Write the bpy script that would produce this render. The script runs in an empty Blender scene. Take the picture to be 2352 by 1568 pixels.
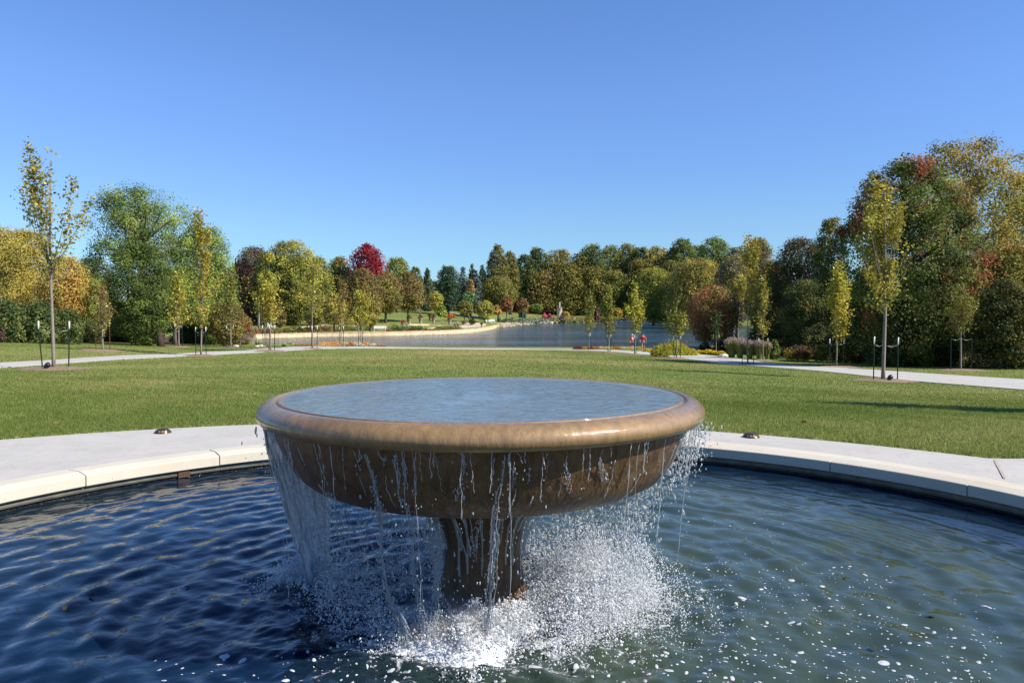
import bpy, math, random
import numpy as np
from mathutils import Vector, Matrix

R = math.radians
sc = bpy.context.scene
COL = sc.collection

# ------------------------------------------------------------------ camera, sky, sun, exposure
EYE = 1.6
PITCH = math.atan(74 / 1801)
cam_d = bpy.data.cameras.new('camera')
cam = bpy.data.objects.new('camera', cam_d)
COL.objects.link(cam)
cam.location = (0, 0, EYE)
cam.rotation_euler = (R(90) - PITCH, 0, 0)
cam_d.sensor_width = 36
cam_d.lens = 36 * 1801 / 2352
cam_d.clip_start = 0.1
cam_d.clip_end = 3000
sc.camera = cam
sc.render.resolution_x = 1024
sc.render.resolution_y = 682

SUN_AZ, SUN_EL = 71, 41            # azimuth measured from -Y (behind the camera) towards +X
sun_dir = Vector((math.cos(R(SUN_EL)) * math.sin(R(SUN_AZ)), -math.cos(R(SUN_EL)) * math.cos(R(SUN_AZ)), math.sin(R(SUN_EL))))
world = bpy.data.worlds.new('World')
sc.world = world
world.use_nodes = True
wn = world.node_tree
bg = wn.nodes['Background']
sky = wn.nodes.new('ShaderNodeTexSky')
sky.sky_type = 'NISHITA'
sky.sun_disc = False
sky.sun_elevation = R(SUN_EL)
sky.sun_rotation = math.atan2(sun_dir.x, sun_dir.y)
sky.altitude = 300
sky.air_density = 1.0
sky.dust_density = 0.0
sky.ozone_density = 4.0
tint = wn.nodes.new('ShaderNodeMix')
tint.data_type = 'RGBA'
tint.blend_type = 'MULTIPLY'
tint.inputs[0].default_value = 1.0
tc = wn.nodes.new('ShaderNodeTexCoord'); sx = wn.nodes.new('ShaderNodeSeparateXYZ'); cr = wn.nodes.new('ShaderNodeValToRGB')
wn.links.new(tc.outputs['Generated'], sx.inputs[0]); wn.links.new(sx.outputs[2], cr.inputs[0])
for p_, c_ in [(.06, (.56, .76, .97, 1)), (.10, (.65, .80, .99, 1)), (.185, (.72, .86, 1.14, 1)), (.26, (.79, .93, 1.22, 1))]:
    cr.color_ramp.elements.new(p_).color = c_
cr.color_ramp.elements[0].color = (.50, .70, .96, 1); cr.color_ramp.elements[-1].position = .36; cr.color_ramp.elements[-1].color = (.77, .95, 1.24, 1)
cr.color_ramp.elements.new(.80).color = (.42, .74, 1.16, 1)
wn.links.new(cr.outputs[0], tint.inputs[7])
wn.links.new(sky.outputs[0], tint.inputs[6])
wn.links.new(tint.outputs[2], bg.inputs[0])
bg.inputs[1].default_value = 0.0853

sl = bpy.data.lights.new('sun', 'SUN')
sl.energy = 4.6
sl.angle = R(0.53)
sl.color = (1.0, 0.935, 0.83)
so = bpy.data.objects.new('sun', sl)
COL.objects.link(so)
so.rotation_euler = sun_dir.to_track_quat('Z', 'Y').to_euler()
so.location = (20, -10, 30)

sc.view_settings.view_transform = 'Standard'
sc.view_settings.look = 'None'
sc.view_settings.gamma = 1
sc.view_settings.use_curve_mapping = False
sc.view_settings.exposure = 0.8
sc.cycles.max_bounces = 8
sc.cycles.diffuse_bounces = 2
sc.cycles.glossy_bounces = 3
sc.cycles.transmission_bounces = 6
sc.cycles.transparent_max_bounces = 12
sc.cycles.caustics_reflective = False
sc.cycles.caustics_refractive = False
sc.cycles.sample_clamp_indirect = 4

rng = np.random.default_rng(7)

# ------------------------------------------------------------------ measures of the photograph (a grid 2352 wide)
ct, st = math.cos(PITCH), math.sin(PITCH)
def ray(x, y):
    u, v = (x - 1176) / 1801, -(y - 784) / 1801
    return np.array([u, ct + v * st, -st + v * ct])
def at(x, y, Y):
    d = ray(x, y); s = Y / d[1]
    return np.array([d[0] * s, Y, EYE + d[2] * s])
def plane(x, y, z=0.0):
    d = ray(x, y); s = (z - EYE) / d[2]
    return np.array([d[0] * s, d[1] * s, z])

# ------------------------------------------------------------------ helpers
def tag(o, label=None, cat=None, group=None, kind=None):
    if label: o['label'] = label
    if cat: o['category'] = cat
    if group: o['group'] = group
    if kind: o['kind'] = kind
    return o
def empty(name, loc=(0, 0, 0), rz=0.0):
    o = bpy.data.objects.new(name, None)
    o.empty_display_size = 0.2
    o.location = loc; o.rotation_euler = (0, 0, rz)
    COL.objects.link(o)
    return o
def mesh_np(name, V, F, mat=None, parent=None, col=None, smooth=False, mats=None, mi=None):
    """V (n,3); F list of arrays (m,k) or one array; col per-face colour (nf,3)"""
    V = np.asarray(V, dtype=np.float32)
    Fs = F if isinstance(F, list) else [F]
    Fs = [np.asarray(f, dtype=np.int32) for f in Fs if len(f)]
    me = bpy.data.meshes.new(name)
    nf = sum(len(f) for f in Fs)
    loops = np.concatenate([f.ravel() for f in Fs])
    counts = np.concatenate([np.full(len(f), f.shape[1], dtype=np.int32) for f in Fs])
    starts = np.concatenate([[0], np.cumsum(counts)[:-1]]).astype(np.int32)
    me.vertices.add(len(V)); me.vertices.foreach_set('co', V.ravel())
    me.loops.add(len(loops)); me.loops.foreach_set('vertex_index', loops)
    me.polygons.add(nf); me.polygons.foreach_set('loop_start', starts)
    me.polygons.foreach_set('loop_total', counts)
    me.polygons.foreach_set('use_smooth', np.full(nf, bool(smooth)))
    if mi is not None: me.polygons.foreach_set('material_index', np.asarray(mi, dtype=np.int32))
    me.update(calc_edges=True)
    if col is not None:
        a = me.attributes.new('Col', 'FLOAT_COLOR', 'FACE')
        c = np.ones((nf, 4), dtype=np.float32); c[:, :3] = col
        a.data.foreach_set('color', c.ravel())
    for m in (mats or ([mat] if mat else [])): me.materials.append(m)
    o = bpy.data.objects.new(name, me)
    COL.objects.link(o)
    if parent: o.parent = parent
    return o

class MB:
    """collects verts and faces of one mesh"""
    def __init__(s): s.v = []; s.f = {}; s.n = 0; s.c = {}
    def add(s, V, F, col=None):
        V = np.asarray(V, float); F = np.asarray(F, int)
        s.v.append(V); k = F.shape[1]
        s.f.setdefault(k, []).append(F + s.n)
        s.c.setdefault(k, []).append(np.tile(np.array(col if col is not None else (1, 1, 1), float), (len(F), 1)) if np.ndim(col) < 2 else np.asarray(col))
        s.n += len(V)
    def box(s, x0, x1, y0, y1, z0, z1, rot=0, org=(0, 0), col=None, taper=1.0):
        cx, cy = (x0 + x1) / 2, (y0 + y1) / 2
        P = []
        for z, k in ((z0, 1), (z1, taper)):
            for x, y in ((x0, y0), (x1, y0), (x1, y1), (x0, y1)):
                P.append((cx + (x - cx) * k, cy + (y - cy) * k, z))
        P = np.array(P)
        if rot:
            c, q = math.cos(rot), math.sin(rot)
            X = P[:, 0] - org[0]; Y = P[:, 1] - org[1]
            P[:, 0] = org[0] + c * X - q * Y; P[:, 1] = org[1] + q * X + c * Y
        s.add(P, [(3, 2, 1, 0), (4, 5, 6, 7), (0, 1, 5, 4), (1, 2, 6, 5), (2, 3, 7, 6), (3, 0, 4, 7)], col)
    def tube(s, pts, rad, n=7, col=None, cap=True):
        pts = np.asarray(pts, float); m = len(pts)
        rad = np.full(m, rad) if np.ndim(rad) == 0 else np.asarray(rad, float)
        t = np.gradient(pts, axis=0); t /= np.linalg.norm(t, axis=1, keepdims=True) + 1e-9
        ref = np.tile(np.array([0.31, 0.94, 0.1]), (m, 1))
        ref[np.abs((t * ref).sum(1)) > 0.95] = (1, 0, 0)
        a = np.cross(t, ref); a /= np.linalg.norm(a, axis=1, keepdims=True) + 1e-9
        b = np.cross(t, a)
        th = np.arange(n) / n * 2 * math.pi
        V = pts[:, None] + rad[:, None, None] * (np.cos(th)[None, :, None] * a[:, None] + np.sin(th)[None, :, None] * b[:, None])
        i = np.arange(m - 1)[:, None] * n; j = np.arange(n)[None]; k = (j + 1) % n
        F = np.stack([i + j, i + k, i + n + k, i + n + j], -1).reshape(-1, 4)
        s.add(V.reshape(-1, 3), F, col)
        if cap:
            base = s.n - m * n
            for q, e in ((0, pts[0]), (m - 1, pts[-1])):
                s.v.append(np.array([e])); c_i = s.n; s.n += 1
                T = np.array([(base + q * n + u, base + q * n + (u + 1) % n, c_i) for u in range(n)])
                if q == 0: T = T[:, ::-1]
                s.f.setdefault(3, []).append(T)
                s.c.setdefault(3, []).append(np.tile(np.array(col if col is not None else (1, 1, 1), float), (n, 1)))
    def lathe(s, prof, n=24, cx=0, cy=0, col=None):
        prof = np.asarray(prof, float); m = len(prof)
        th = np.arange(n) / n * 2 * math.pi
        V = np.stack([cx + prof[:, 0, None] * np.cos(th), cy + prof[:, 0, None] * np.sin(th), np.repeat(prof[:, 1, None], n, 1)], -1)
        i = np.arange(m - 1)[:, None] * n; j = np.arange(n)[None]; k = (j + 1) % n
        F = np.stack([i + j, i + k, i + n + k, i + n + j], -1).reshape(-1, 4)
        s.add(V.reshape(-1, 3), F, col)
    def blob(s, c, r, col=None, seed=0, nu=10, nv=7, amp=0.12):
        g = np.random.default_rng(seed)
        u = np.arange(nu) / nu * 2 * math.pi; v = (np.arange(1, nv) / nv) * math.pi
        r = np.array(r if np.ndim(r) else (r, r, r), float)
        V = np.stack([np.sin(v)[:, None] * np.cos(u), np.sin(v)[:, None] * np.sin(u), np.repeat(np.cos(v)[:, None], nu, 1)], -1)
        V = V * (1 + amp * g.standard_normal(V.shape[:2])[..., None])
        V = (V * r + np.array(c)).reshape(-1, 3)
        i = np.arange(nv - 2)[:, None] * nu; j = np.arange(nu)[None]; k = (j + 1) % nu
        F = np.stack([i + j, i + nu + j, i + nu + k, i + k], -1).reshape(-1, 4)
        s.add(V, F, col); base = s.n - len(V)
        for q, e in ((0, (0, 0, 1)), (nv - 2, (0, 0, -1))):
            s.v.append(np.array([np.array(e) * r + np.array(c)])); ci = s.n; s.n += 1
            T = np.array([(base + q * nu + w, base + q * nu + (w + 1) % nu, ci) for w in range(nu)])
            if q: T = T[:, ::-1]
            s.f.setdefault(3, []).append(T)
            s.c.setdefault(3, []).append(np.tile(np.array(col if col is not None else (1, 1, 1), float), (nu, 1)))
    def build(s, name, mat, parent=None, smooth=True, usecol=False):
        V = np.concatenate(s.v); ks = sorted(s.f)
        F = [np.concatenate(s.f[k]) for k in ks]
        col = np.concatenate([np.concatenate(s.c[k]) for k in ks]) if usecol else None
        return mesh_np(name, V, F, mat, parent, col, smooth)

def wob(P, f, seed):
    """smooth pseudo noise in -1..1 from summed sines"""
    g = np.random.default_rng(seed); P = np.asarray(P, float)
    out = np.zeros(P.shape[:-1])
    for i in range(7):
        d = g.standard_normal(P.shape[-1]); d *= f * g.uniform(0.6, 1.7) / np.linalg.norm(d)
        out += np.sin(P @ d + g.uniform(0, 6.28))
    return out / 4.0

# ------------------------------------------------------------------ materials
def new_mat(name):
    m = bpy.data.materials.new(name); m.use_nodes = True
    return m, m.node_tree, m.node_tree.nodes['Principled BSDF']
def node(nt, t, **kw):
    n = nt.nodes.new(t)
    for k, v in kw.items(): setattr(n, k, v)
    return n
def noise(nt, scale, detail=4, rough=0.55, vec=None, dist=0.0):
    n = node(nt, 'ShaderNodeTexNoise'); n.inputs['Scale'].default_value = scale
    n.inputs['Detail'].default_value = detail; n.inputs['Roughness'].default_value = rough
    n.inputs['Distortion'].default_value = dist
    if vec is not None: nt.links.new(vec, n.inputs['Vector'])
    return n
def coord(nt, scale=None, out='Object'):
    c = node(nt, 'ShaderNodeTexCoord')
    if scale is None: return c.outputs[out]
    mp = node(nt, 'ShaderNodeMapping'); mp.inputs['Scale'].default_value = scale
    nt.links.new(c.outputs[out], mp.inputs[0]); return mp.outputs[0]
def ramp(nt, src, stops):
    r = node(nt, 'ShaderNodeValToRGB'); el = r.color_ramp.elements
    while len(el) < len(stops): el.new(0.5)
    for e, (p, c) in zip(el, stops):
        e.position = p; e.color = (*c, 1) if len(c) == 3 else c
    nt.links.new(src, r.inputs[0]); return r
def mixc(nt, fac, a, b, mode='MIX'):
    m = node(nt, 'ShaderNodeMix'); m.data_type = 'RGBA'; m.blend_type = mode
    for k, v in ((0, fac), (6, a), (7, b)):
        if hasattr(v, 'links') or hasattr(v, 'is_linked'): nt.links.new(v, m.inputs[k])
        elif k == 0: m.inputs[0].default_value = v
        else: m.inputs[k].default_value = (*v, 1)
    return m.outputs[2]
def bump(nt, src, dist, strength=1.0, prev=None):
    b = node(nt, 'ShaderNodeBump'); b.inputs['Distance'].default_value = dist
    b.inputs['Strength'].default_value = strength
    nt.links.new(src, b.inputs['Height'])
    if prev is not None: nt.links.new(prev, b.inputs['Normal'])
    return b.outputs[0]

def simple(name, c, rough=0.6, metal=0.0, var=0.15, scale=8, bumpd=0.0, coat=0.0):
    m, nt, p = new_mat(name)
    n = noise(nt, scale, 5, 0.6, coord(nt))
    lo = tuple(max(0, x * (1 - var)) for x in c); hi = tuple(min(1, x * (1 + var)) for x in c)
    r = ramp(nt, n.outputs[0], [(0.3, lo), (0.7, hi)])
    nt.links.new(r.outputs[0], p.inputs['Base Color'])
    p.inputs['Roughness'].default_value = rough; p.inputs['Metallic'].default_value = metal
    p.inputs['Coat Weight'].default_value = coat
    if bumpd: nt.links.new(bump(nt, n.outputs[0], bumpd), p.inputs['Normal'])
    return m

def leaf_mat(name, trans=0.3, rough=0.55):
    m, nt, p = new_mat(name)
    a = node(nt, 'ShaderNodeAttribute'); a.attribute_name = 'Col'
    nt.links.new(a.outputs['Color'], p.inputs['Base Color'])
    p.inputs['Roughness'].default_value = rough
    p.inputs['Specular IOR Level'].default_value = 0.12
    t = node(nt, 'ShaderNodeBsdfTranslucent')
    nt.links.new(a.outputs['Color'], t.inputs[0])
    mx = node(nt, 'ShaderNodeMixShader'); mx.inputs[0].default_value = trans
    nt.links.new(p.outputs[0], mx.inputs[1]); nt.links.new(t.outputs[0], mx.inputs[2])
    nt.links.new(mx.outputs[0], nt.nodes['Material Output'].inputs[0])
    return m
M_leaf = leaf_mat('leaves', 0.34, 0.65)
M_grassblade = leaf_mat('grass_blades', 0.42, 0.6)
def colmat(name, rough=0.7):
    m, nt, p = new_mat(name)
    a = node(nt, 'ShaderNodeAttribute'); a.attribute_name = 'Col'
    n = noise(nt, 14, 4, 0.6, coord(nt))
    r = ramp(nt, n.outputs[0], [(0.3, (0.75,) * 3), (0.7, (1.15,) * 3)])
    nt.links.new(mixc(nt, 1.0, a.outputs['Color'], r.outputs[0], 'MULTIPLY'), p.inputs['Base Color'])
    p.inputs['Roughness'].default_value = rough
    return m
M_col = colmat('tinted')
M_bark = simple('bark', (0.12, 0.095, 0.075), 0.85, var=0.35, scale=9, bumpd=0.02)
M_barkpale = simple('pale_bark', (0.22, 0.185, 0.15), 0.8, var=0.25, scale=14, bumpd=0.006)
M_barkdark = simple('dark_bark', (0.05, 0.03, 0.022), 0.9, var=0.35, scale=9, bumpd=0.02)
M_stake = simple('green_steel', (0.012, 0.035, 0.026), 0.45, var=0.2)
M_stakebrown = simple('brown_steel', (0.12, 0.06, 0.02), 0.5, var=0.3)
M_white = simple('white_paint', (0.78, 0.78, 0.76), 0.45, var=0.04)
M_wire = simple('wire', (0.35, 0.36, 0.36), 0.4, 0.6, var=0.1)
M_mulch = simple('mulch', (0.22, 0.15, 0.095), 0.95, var=0.5, scale=22, bumpd=0.03)
M_black = simple('black_metal', (0.02, 0.02, 0.022), 0.4, 0.3, var=0.2)
M_stone = simple('cream_stone', (0.62, 0.48, 0.28), 0.85, var=0.28, scale=1.6, bumpd=0.05)
M_rock = simple('shore_rock', (0.38, 0.31, 0.22), 0.9, var=0.4, scale=2.0, bumpd=0.08)
M_rockpale = simple('pale_rock', (0.55, 0.5, 0.42), 0.9, var=0.3, scale=2.0, bumpd=0.08)
M_wood = simple('weathered_wood', (0.17, 0.14, 0.10), 0.8, var=0.3, scale=10)
M_terra = simple('grey_clay', (0.30, 0.25, 0.20), 0.8, var=0.25, scale=3)
# ------------------------------------------------------------------ terrain
LAKE_Z = -2.8
PC = (-0.10, 4.78); PR = 4.82          # fountain pool centre and inner radius of the coping
FC = (-0.18, 4.78)                     # fountain axis
WZ = -0.19                             # pool water level
def zat(x, y, Y): return at(x, y, Y)
_cp = []
for x, y, Y in [  # measured ground points: picture x, picture y, distance
    (122, 850, 27.5), (461, 820, 45), (622, 806, 50), (718, 802, 57.5), (785, 796, 64), (830, 795, 70), (0, 783, 50), (0, 838, 29), (300, 818, 42),
    (235, 805, 45), (370, 797, 60), (-200, 785, 46), (-200, 850, 27), (530, 798, 60), (450, 795, 66), (690, 796, 72),
    (2030, 878, 30), (1718, 839, 53), (1555, 822, 60), (1460, 815, 68), (1400, 810, 73), (1350, 804, 79), (1176, 800.5, 81), (1000, 800, 81), (900, 799, 78),
    (2352, 885, 27), (2600, 900, 25), (2095, 862, 36), (1922, 835, 57), (2208, 849, 42), (1640, 812, 68), (1800, 826, 62), (2100, 838, 52), (2352, 846, 44), (2600, 850, 42), (1900, 822, 70),
    (1740, 805, 80), (1850, 800, 95), (2200, 800, 95), (2000, 770, 130),
    (1143, 751, 196), (1102, 758, 170), (1000, 762, 152), (890, 765, 143), (729, 768, 134), (615, 771, 128), (560, 773, 124), (480, 775, 120), (300, 778, 112), (100, 775, 100),
    (873, 757, 140), (620, 754, 140), (800, 754, 145), (700, 742, 170), (950, 747, 165), (1060, 748, 172), (1125, 737, 195), (1000, 728, 205), (900, 722, 200), (1050, 715, 240),
    (1200, 745, 228), (1200, 732, 245), (1280, 738, 258), (1350, 738, 260), (1500, 738, 262), (1650, 744, 255), (1300, 722, 285), (1400, 722, 285), (1640, 730, 280),
    (1300, 706, 310), (1500, 704, 320), (700, 715, 230), (500, 735, 170), (300, 745, 150), (100, 745, 120),
    (1140, 705, 300), (1640, 700, 330), (1800, 740, 200), (1900, 700, 300)]:
    _cp.append(at(x, y, Y))
for x, y, z in [(0, 11, .0), (-5, 10, .0), (5, 9, .0), (-9, 8, .02), (9, 8.8, -.02), (0, 20, -.28), (-10, 20, -.22), (10, 20, -.62), (0, 30, -.62), (-8, 30, -.58), (8, 32, -.95), (0, 45, -1.2),
                (0, 60, -1.75), (-22, 25, -.3), (24, 18, -.8), (-10, -12, 0), (10, -12, 0), (-40, -10, .3), (40, -10, -.5), (-60, 60, .2), (70, 60, -1.9), (-150, 150, 2), (200, 200, -1),
                (-300, 500, 6), (0, 500, 8), (300, 500, 8), (0, 420, 7), (-500, 0, 4), (500, 0, 0), (0, -500, 2)]:
    _cp.append(np.array([x, y, z], float))
_cp = np.array(_cp)
def _phi(d): return d
_A = _phi(np.linalg.norm(_cp[:, None, :2] - _cp[None, :, :2], axis=2))
_n = len(_cp)
_M = np.zeros((_n + 1, _n + 1)); _M[:_n, :_n] = _A - np.eye(_n) * 1.5; _M[:_n, _n] = 1; _M[_n, :_n] = 1
_w = np.linalg.solve(_M, np.append(_cp[:, 2], 0))
LAKE = np.array([plane(x, y, LAKE_Z)[:2] for x, y in [
    (430, 784), (520, 795), (600, 795.5), (690, 796), (850, 797.5), (1000, 799.3), (1176, 800.5), (1320, 801), (1480, 802), (1600, 800), (1660, 795), (1720, 783), (1760, 765), (1720, 752),
    (1650, 746), (1500, 741.5), (1350, 740.5), (1240, 742), (1190, 746), (1150, 751), (1140, 753.5), (1102, 761), (1050, 765.5), (1000, 767.5), (890, 770.5), (729, 773), (615, 776.5), (577, 778), (480, 780)]])
def _sd(P, poly):
    """signed distance to a polygon, negative inside"""
    P = np.asarray(P, float).reshape(-1, 2); d = np.full(len(P), 1e9); ins = np.zeros(len(P), bool)
    for i in range(len(poly)):
        a, b = poly[i], poly[(i + 1) % len(poly)]
        ab = b - a; t = np.clip(((P - a) @ ab) / (ab @ ab), 0, 1)
        d = np.minimum(d, np.linalg.norm(P - a - t[:, None] * ab, axis=1))
        c = (a[1] > P[:, 1]) != (b[1] > P[:, 1])
        with np.errstate(divide='ignore', invalid='ignore'):
            xx = (b[0] - a[0]) * (P[:, 1] - a[1]) / (b[1] - a[1]) + a[0]
        ins ^= c & (P[:, 0] < xx)
    return np.where(ins, -d, d)
GC = np.array([-1.25, 2.39]); GR = 8.59
_a0 = math.atan2(8.3 - GC[1], 5.15 - GC[0])
PAVE = np.array([[GC[0] + GR * math.cos(a), GC[1] + GR * math.sin(a)] for a in np.linspace(_a0, math.pi + .3, 60)] + [[-11, -14], [22, -14], [22, 8.3], [14, 8.3], [8, 8.3]])
def terr(P, lake=True):
    P = np.asarray(P, float); sh = P.shape[:-1]; P = P.reshape(-1, 2)
    z = np.zeros(len(P))
    for i in range(0, len(P), 20000):
        Q = P[i:i + 20000]
        z[i:i + 20000] = _phi(np.linalg.norm(Q[:, None] - _cp[None, :, :2], axis=2)) @ _w[:-1] + _w[-1]
    if lake:
        d = _sd(P, LAKE)
        z = np.where(d < 0, np.minimum(z, LAKE_Z - np.minimum(1.3, .12 - d * .7)), np.maximum(z, LAKE_Z + np.minimum(.25, d * .25 + .03)))
    near = np.hypot(P[:, 0], P[:, 1]) < 40
    dp = np.full(len(P), 50.0); dp[near] = _sd(P[near], PAVE)
    k = np.clip(dp / 6, 0, 1); k = k * k * (3 - 2 * k)
    z = z * k + .03 * (1 - k)
    z = np.where(dp < 0, -.10, z)
    rp = np.hypot(P[:, 0] - PC[0], P[:, 1] - PC[1])
    z = np.where(rp < 5.0, -1.3, z)
    return z.reshape(sh)
def tz(x, y): return float(terr(np.array([[x, y]]))[0])
def on(x, Y, dy=0):
    """point on the ground at picture column x and distance Y"""
    q = at(x, 784, Y); return np.array([q[0], Y, tz(q[0], Y) + dy])
_hs = np.exp(np.linspace(math.log(5), math.log(420), 700))
def hit(x, y):
    d = ray(x, y); P = d[None] * _hs[:, None] / d[1]; P[:, 2] += EYE
    z = terr(P[:, :2], lake=False); k = np.argmax(P[:, 2] < z)
    if P[k, 2] >= z[k]: k = len(P) - 1
    a, b = P[k - 1], P[k]; u = (a[2] - z[k - 1]) / max(1e-6, (a[2] - z[k - 1]) - (b[2] - z[k]))
    return a + (b - a) * u

ang = np.concatenate([np.linspace(-180, -46, 60, endpoint=False), np.linspace(-46, 46, 420, endpoint=False), np.linspace(46, 180, 60, endpoint=False)])
rad = np.exp(np.linspace(math.log(3.0), math.log(1500), 440))
Ag, Rg = np.meshgrid(np.radians(ang), rad)
G = np.stack([Rg * np.sin(Ag), Rg * np.cos(Ag)], -1)
Zg = terr(G)
na, nr = len(ang), len(rad)
V = np.concatenate([np.dstack([G, Zg[..., None]]).reshape(-1, 3), [[0, 0, -.1]]])
i = np.arange(nr - 1)[:, None] * na; j = np.arange(na)[None]; k = (j + 1) % na
F = np.stack([i + j, i + k, i + na + k, i + na + j], -1).reshape(-1, 4)
F3 = np.stack([np.full(na, nr * na), (np.arange(na) + 1) % na, np.arange(na)], -1)
# cover of the ground: mown lawn (1) or leaf litter and soil under the woods (0), as it lies on the ground
LIT = [np.array([at(x, 784, Y)[:2] for x, Y in L]) for L in (
    [(1600, 71), (1690, 71), (1760, 67), (1870, 64), (2050, 55), (2270, 47), (2600, 44), (3200, 60), (3000, 300), (1800, 300), (1760, 110), (1690, 92)],
    [(-500, 52), (-100, 53), (170, 53), (230, 62), (480, 69), (430, 85), (430, 118), (-500, 118)],
    [(1180, 276), (1480, 280), (1660, 285), (1660, 300), (1900, 300), (2000, 600), (500, 600), (500, 260), (900, 260)])]
P2 = V[:, :2]
lit = np.zeros(len(V))
for L in LIT:
    d = _sd(P2, L); lit = np.maximum(lit, np.clip(.5 - d / 1.6 + .35 * wob(P2, 1.3, 5), 0, 1))
ter = mesh_np('ground', V, [F3, F], smooth=True)
def dryness(P):
    P = np.asarray(P, float); return np.exp(-(((P[:, 0] + 3.5) / 6) ** 2 + ((P[:, 1] - 58) / 22) ** 2)) + .8 * np.exp(-(((P[:, 0] - 9) / 5) ** 2 + ((P[:, 1] - 44) / 4) ** 2)) + .5 * np.exp(-(((P[:, 0] + 22) / 6) ** 2 + ((P[:, 1] - 38) / 9) ** 2)) + .45 * np.clip(wob(P, .35, 66), 0, 1)
a = ter.data.attributes.new('dry', 'FLOAT', 'POINT'); a.data.foreach_set('value', np.clip(dryness(P2), 0, 1).astype(np.float32))
a = ter.data.attributes.new('litter', 'FLOAT', 'POINT'); a.data.foreach_set('value', lit.astype(np.float32))
tag(ter, 'green mown lawn and park ground around the fountain and lake', kind='structure')
m, nt, p = new_mat('lawn')
at_ = node(nt, 'ShaderNodeAttribute'); at_.attribute_name = 'litter'
oc = coord(nt)
n1 = noise(nt, 0.12, 6, 0.62, oc); n2 = noise(nt, 1.1, 6, 0.7, coord(nt, (1, 0.45, 1))); n3 = noise(nt, 30, 4, 0.7, coord(nt, (1, 0.6, 1))); n4 = noise(nt, 0.35, 5, 0.7, oc)
c1 = ramp(nt, n2.outputs[0], [(0.3, (0.100, 0.145, 0.026)), (0.55, (0.145, 0.185, 0.040)), (0.8, (0.21, 0.225, 0.065))])
c2 = ramp(nt, n1.outputs[0], [(0.45, (0.0,) * 3), (0.72, (0.55,) * 3)])
da = node(nt, 'ShaderNodeAttribute'); da.attribute_name = 'dry'
dm = node(nt, 'ShaderNodeMath', operation='MULTIPLY_ADD'); nt.links.new(da.outputs['Fac'], dm.inputs[0]); dm.inputs[1].default_value = .75; nt.links.new(c2.outputs[0], dm.inputs[2]); dm.use_clamp = True
cc = mixc(nt, dm.outputs[0], c1.outputs[0], (0.28, 0.245, 0.085))
c3 = ramp(nt, n3.outputs[0], [(0.25, (0.62,) * 3), (0.75, (1.35,) * 3)])
cc = mixc(nt, 1.0, cc, c3.outputs[0], 'MULTIPLY')
c4 = ramp(nt, n4.outputs[0], [(0.35, (0.05, 0.034, 0.02)), (0.6, (0.10, 0.06, 0.03)), (0.8, (0.06, 0.07, 0.02))])
cc = mixc(nt, at_.outputs['Fac'], cc, c4.outputs[0])
nt.links.new(cc, p.inputs['Base Color']); p.inputs['Roughness'].default_value = 0.9
p.inputs['Specular IOR Level'].default_value = 0.15
M_lawn = m
ter.data.materials.append(m)

# ------------------------------------------------------------------ lake and its shores
lk = np.array([(p_[0], p_[1], LAKE_Z) for p_ in np.concatenate([LAKE + (LAKE - LAKE.mean(0)) / np.linalg.norm(LAKE - LAKE.mean(0), axis=1)[:, None] * 1.2])])
lo = mesh_np('lake_water', lk, np.arange(len(lk))[None])
tag(lo, 'blue and olive rippled lake water beyond the lawn', kind='structure')
m, nt, p = new_mat('lake')
p.inputs['Base Color'].default_value = (0.042, 0.075, 0.090, 1); p.inputs['Roughness'].default_value = 0.10  # bluer than the lake's own body: sky reflection put into the colour
p.inputs['IOR'].default_value = 1.33
w1 = noise(nt, 1.0, 6, 0.6, coord(nt, (0.5, 1.6, 1))); w2 = noise(nt, 0.05, 3, 0.5, coord(nt, (0.6, 1.6, 1)))
rr = ramp(nt, w2.outputs[0], [(0.4, (0.15,) * 3), (0.6, (1.0,) * 3)])
b = node(nt, 'ShaderNodeBump'); b.inputs['Distance'].default_value = 2.0
nt.links.new(rr.outputs[0], b.inputs['Strength']); nt.links.new(w1.outputs[0], b.inputs['Height']); nt.links.new(b.outputs[0], p.inputs['Normal'])
lo.data.materials.append(m)

def wall_along(name, pix, h, th, z0, mat, label, cat, seed=0, seg=1.2, jag=0.0):
    """a wall that follows points on the water's edge"""
    P = np.array([plane(x, y, LAKE_Z)[:2] for x, y in pix])
    L = np.concatenate([[0], np.cumsum(np.linalg.norm(np.diff(P, axis=0), axis=1))])
    s = np.arange(0, L[-1], seg); X = np.interp(s, L, P[:, 0]); Y = np.interp(s, L, P[:, 1])
    t = np.gradient(np.stack([X, Y], 1), axis=0); t /= np.linalg.norm(t, axis=1)[:, None]
    nrm = np.stack([-t[:, 1], t[:, 0]], 1)
    if (nrm.mean(0) @ (P.mean(0))) < 0: nrm = -nrm          # outward: away from the camera
    g = np.random.default_rng(seed)
    b = MB()
    Q = np.stack([X, Y], 1)
    hh = h + (g.uniform(-jag, jag, len(Q)) if jag else 0 * X)
    ring = []
    for off, z in ((0, np.full(len(Q), z0)), (0.0, z0 * 0 + LAKE_Z + hh - .08), (-.06, LAKE_Z + hh - .075), (-.06, LAKE_Z + hh), (th, LAKE_Z + hh), (th, np.full(len(Q), z0))):
        q = Q + nrm * (off + g.uniform(-1, 1, len(Q))[:, None] * jag * .4); ring.append(np.column_stack([q, z]))
    V = np.stack(ring, 1).reshape(-1, 3); k = len(ring)
    i = np.arange(len(Q) - 1)[:, None] * k; j = np.arange(k - 1)[None]
    b.add(V, np.stack([i + j, i + k + j, i + k + j + 1, i + j + 1], -1).reshape(-1, 4))
    o = b.build(name, mat, smooth=False)
    return tag(o, label, cat)
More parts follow.
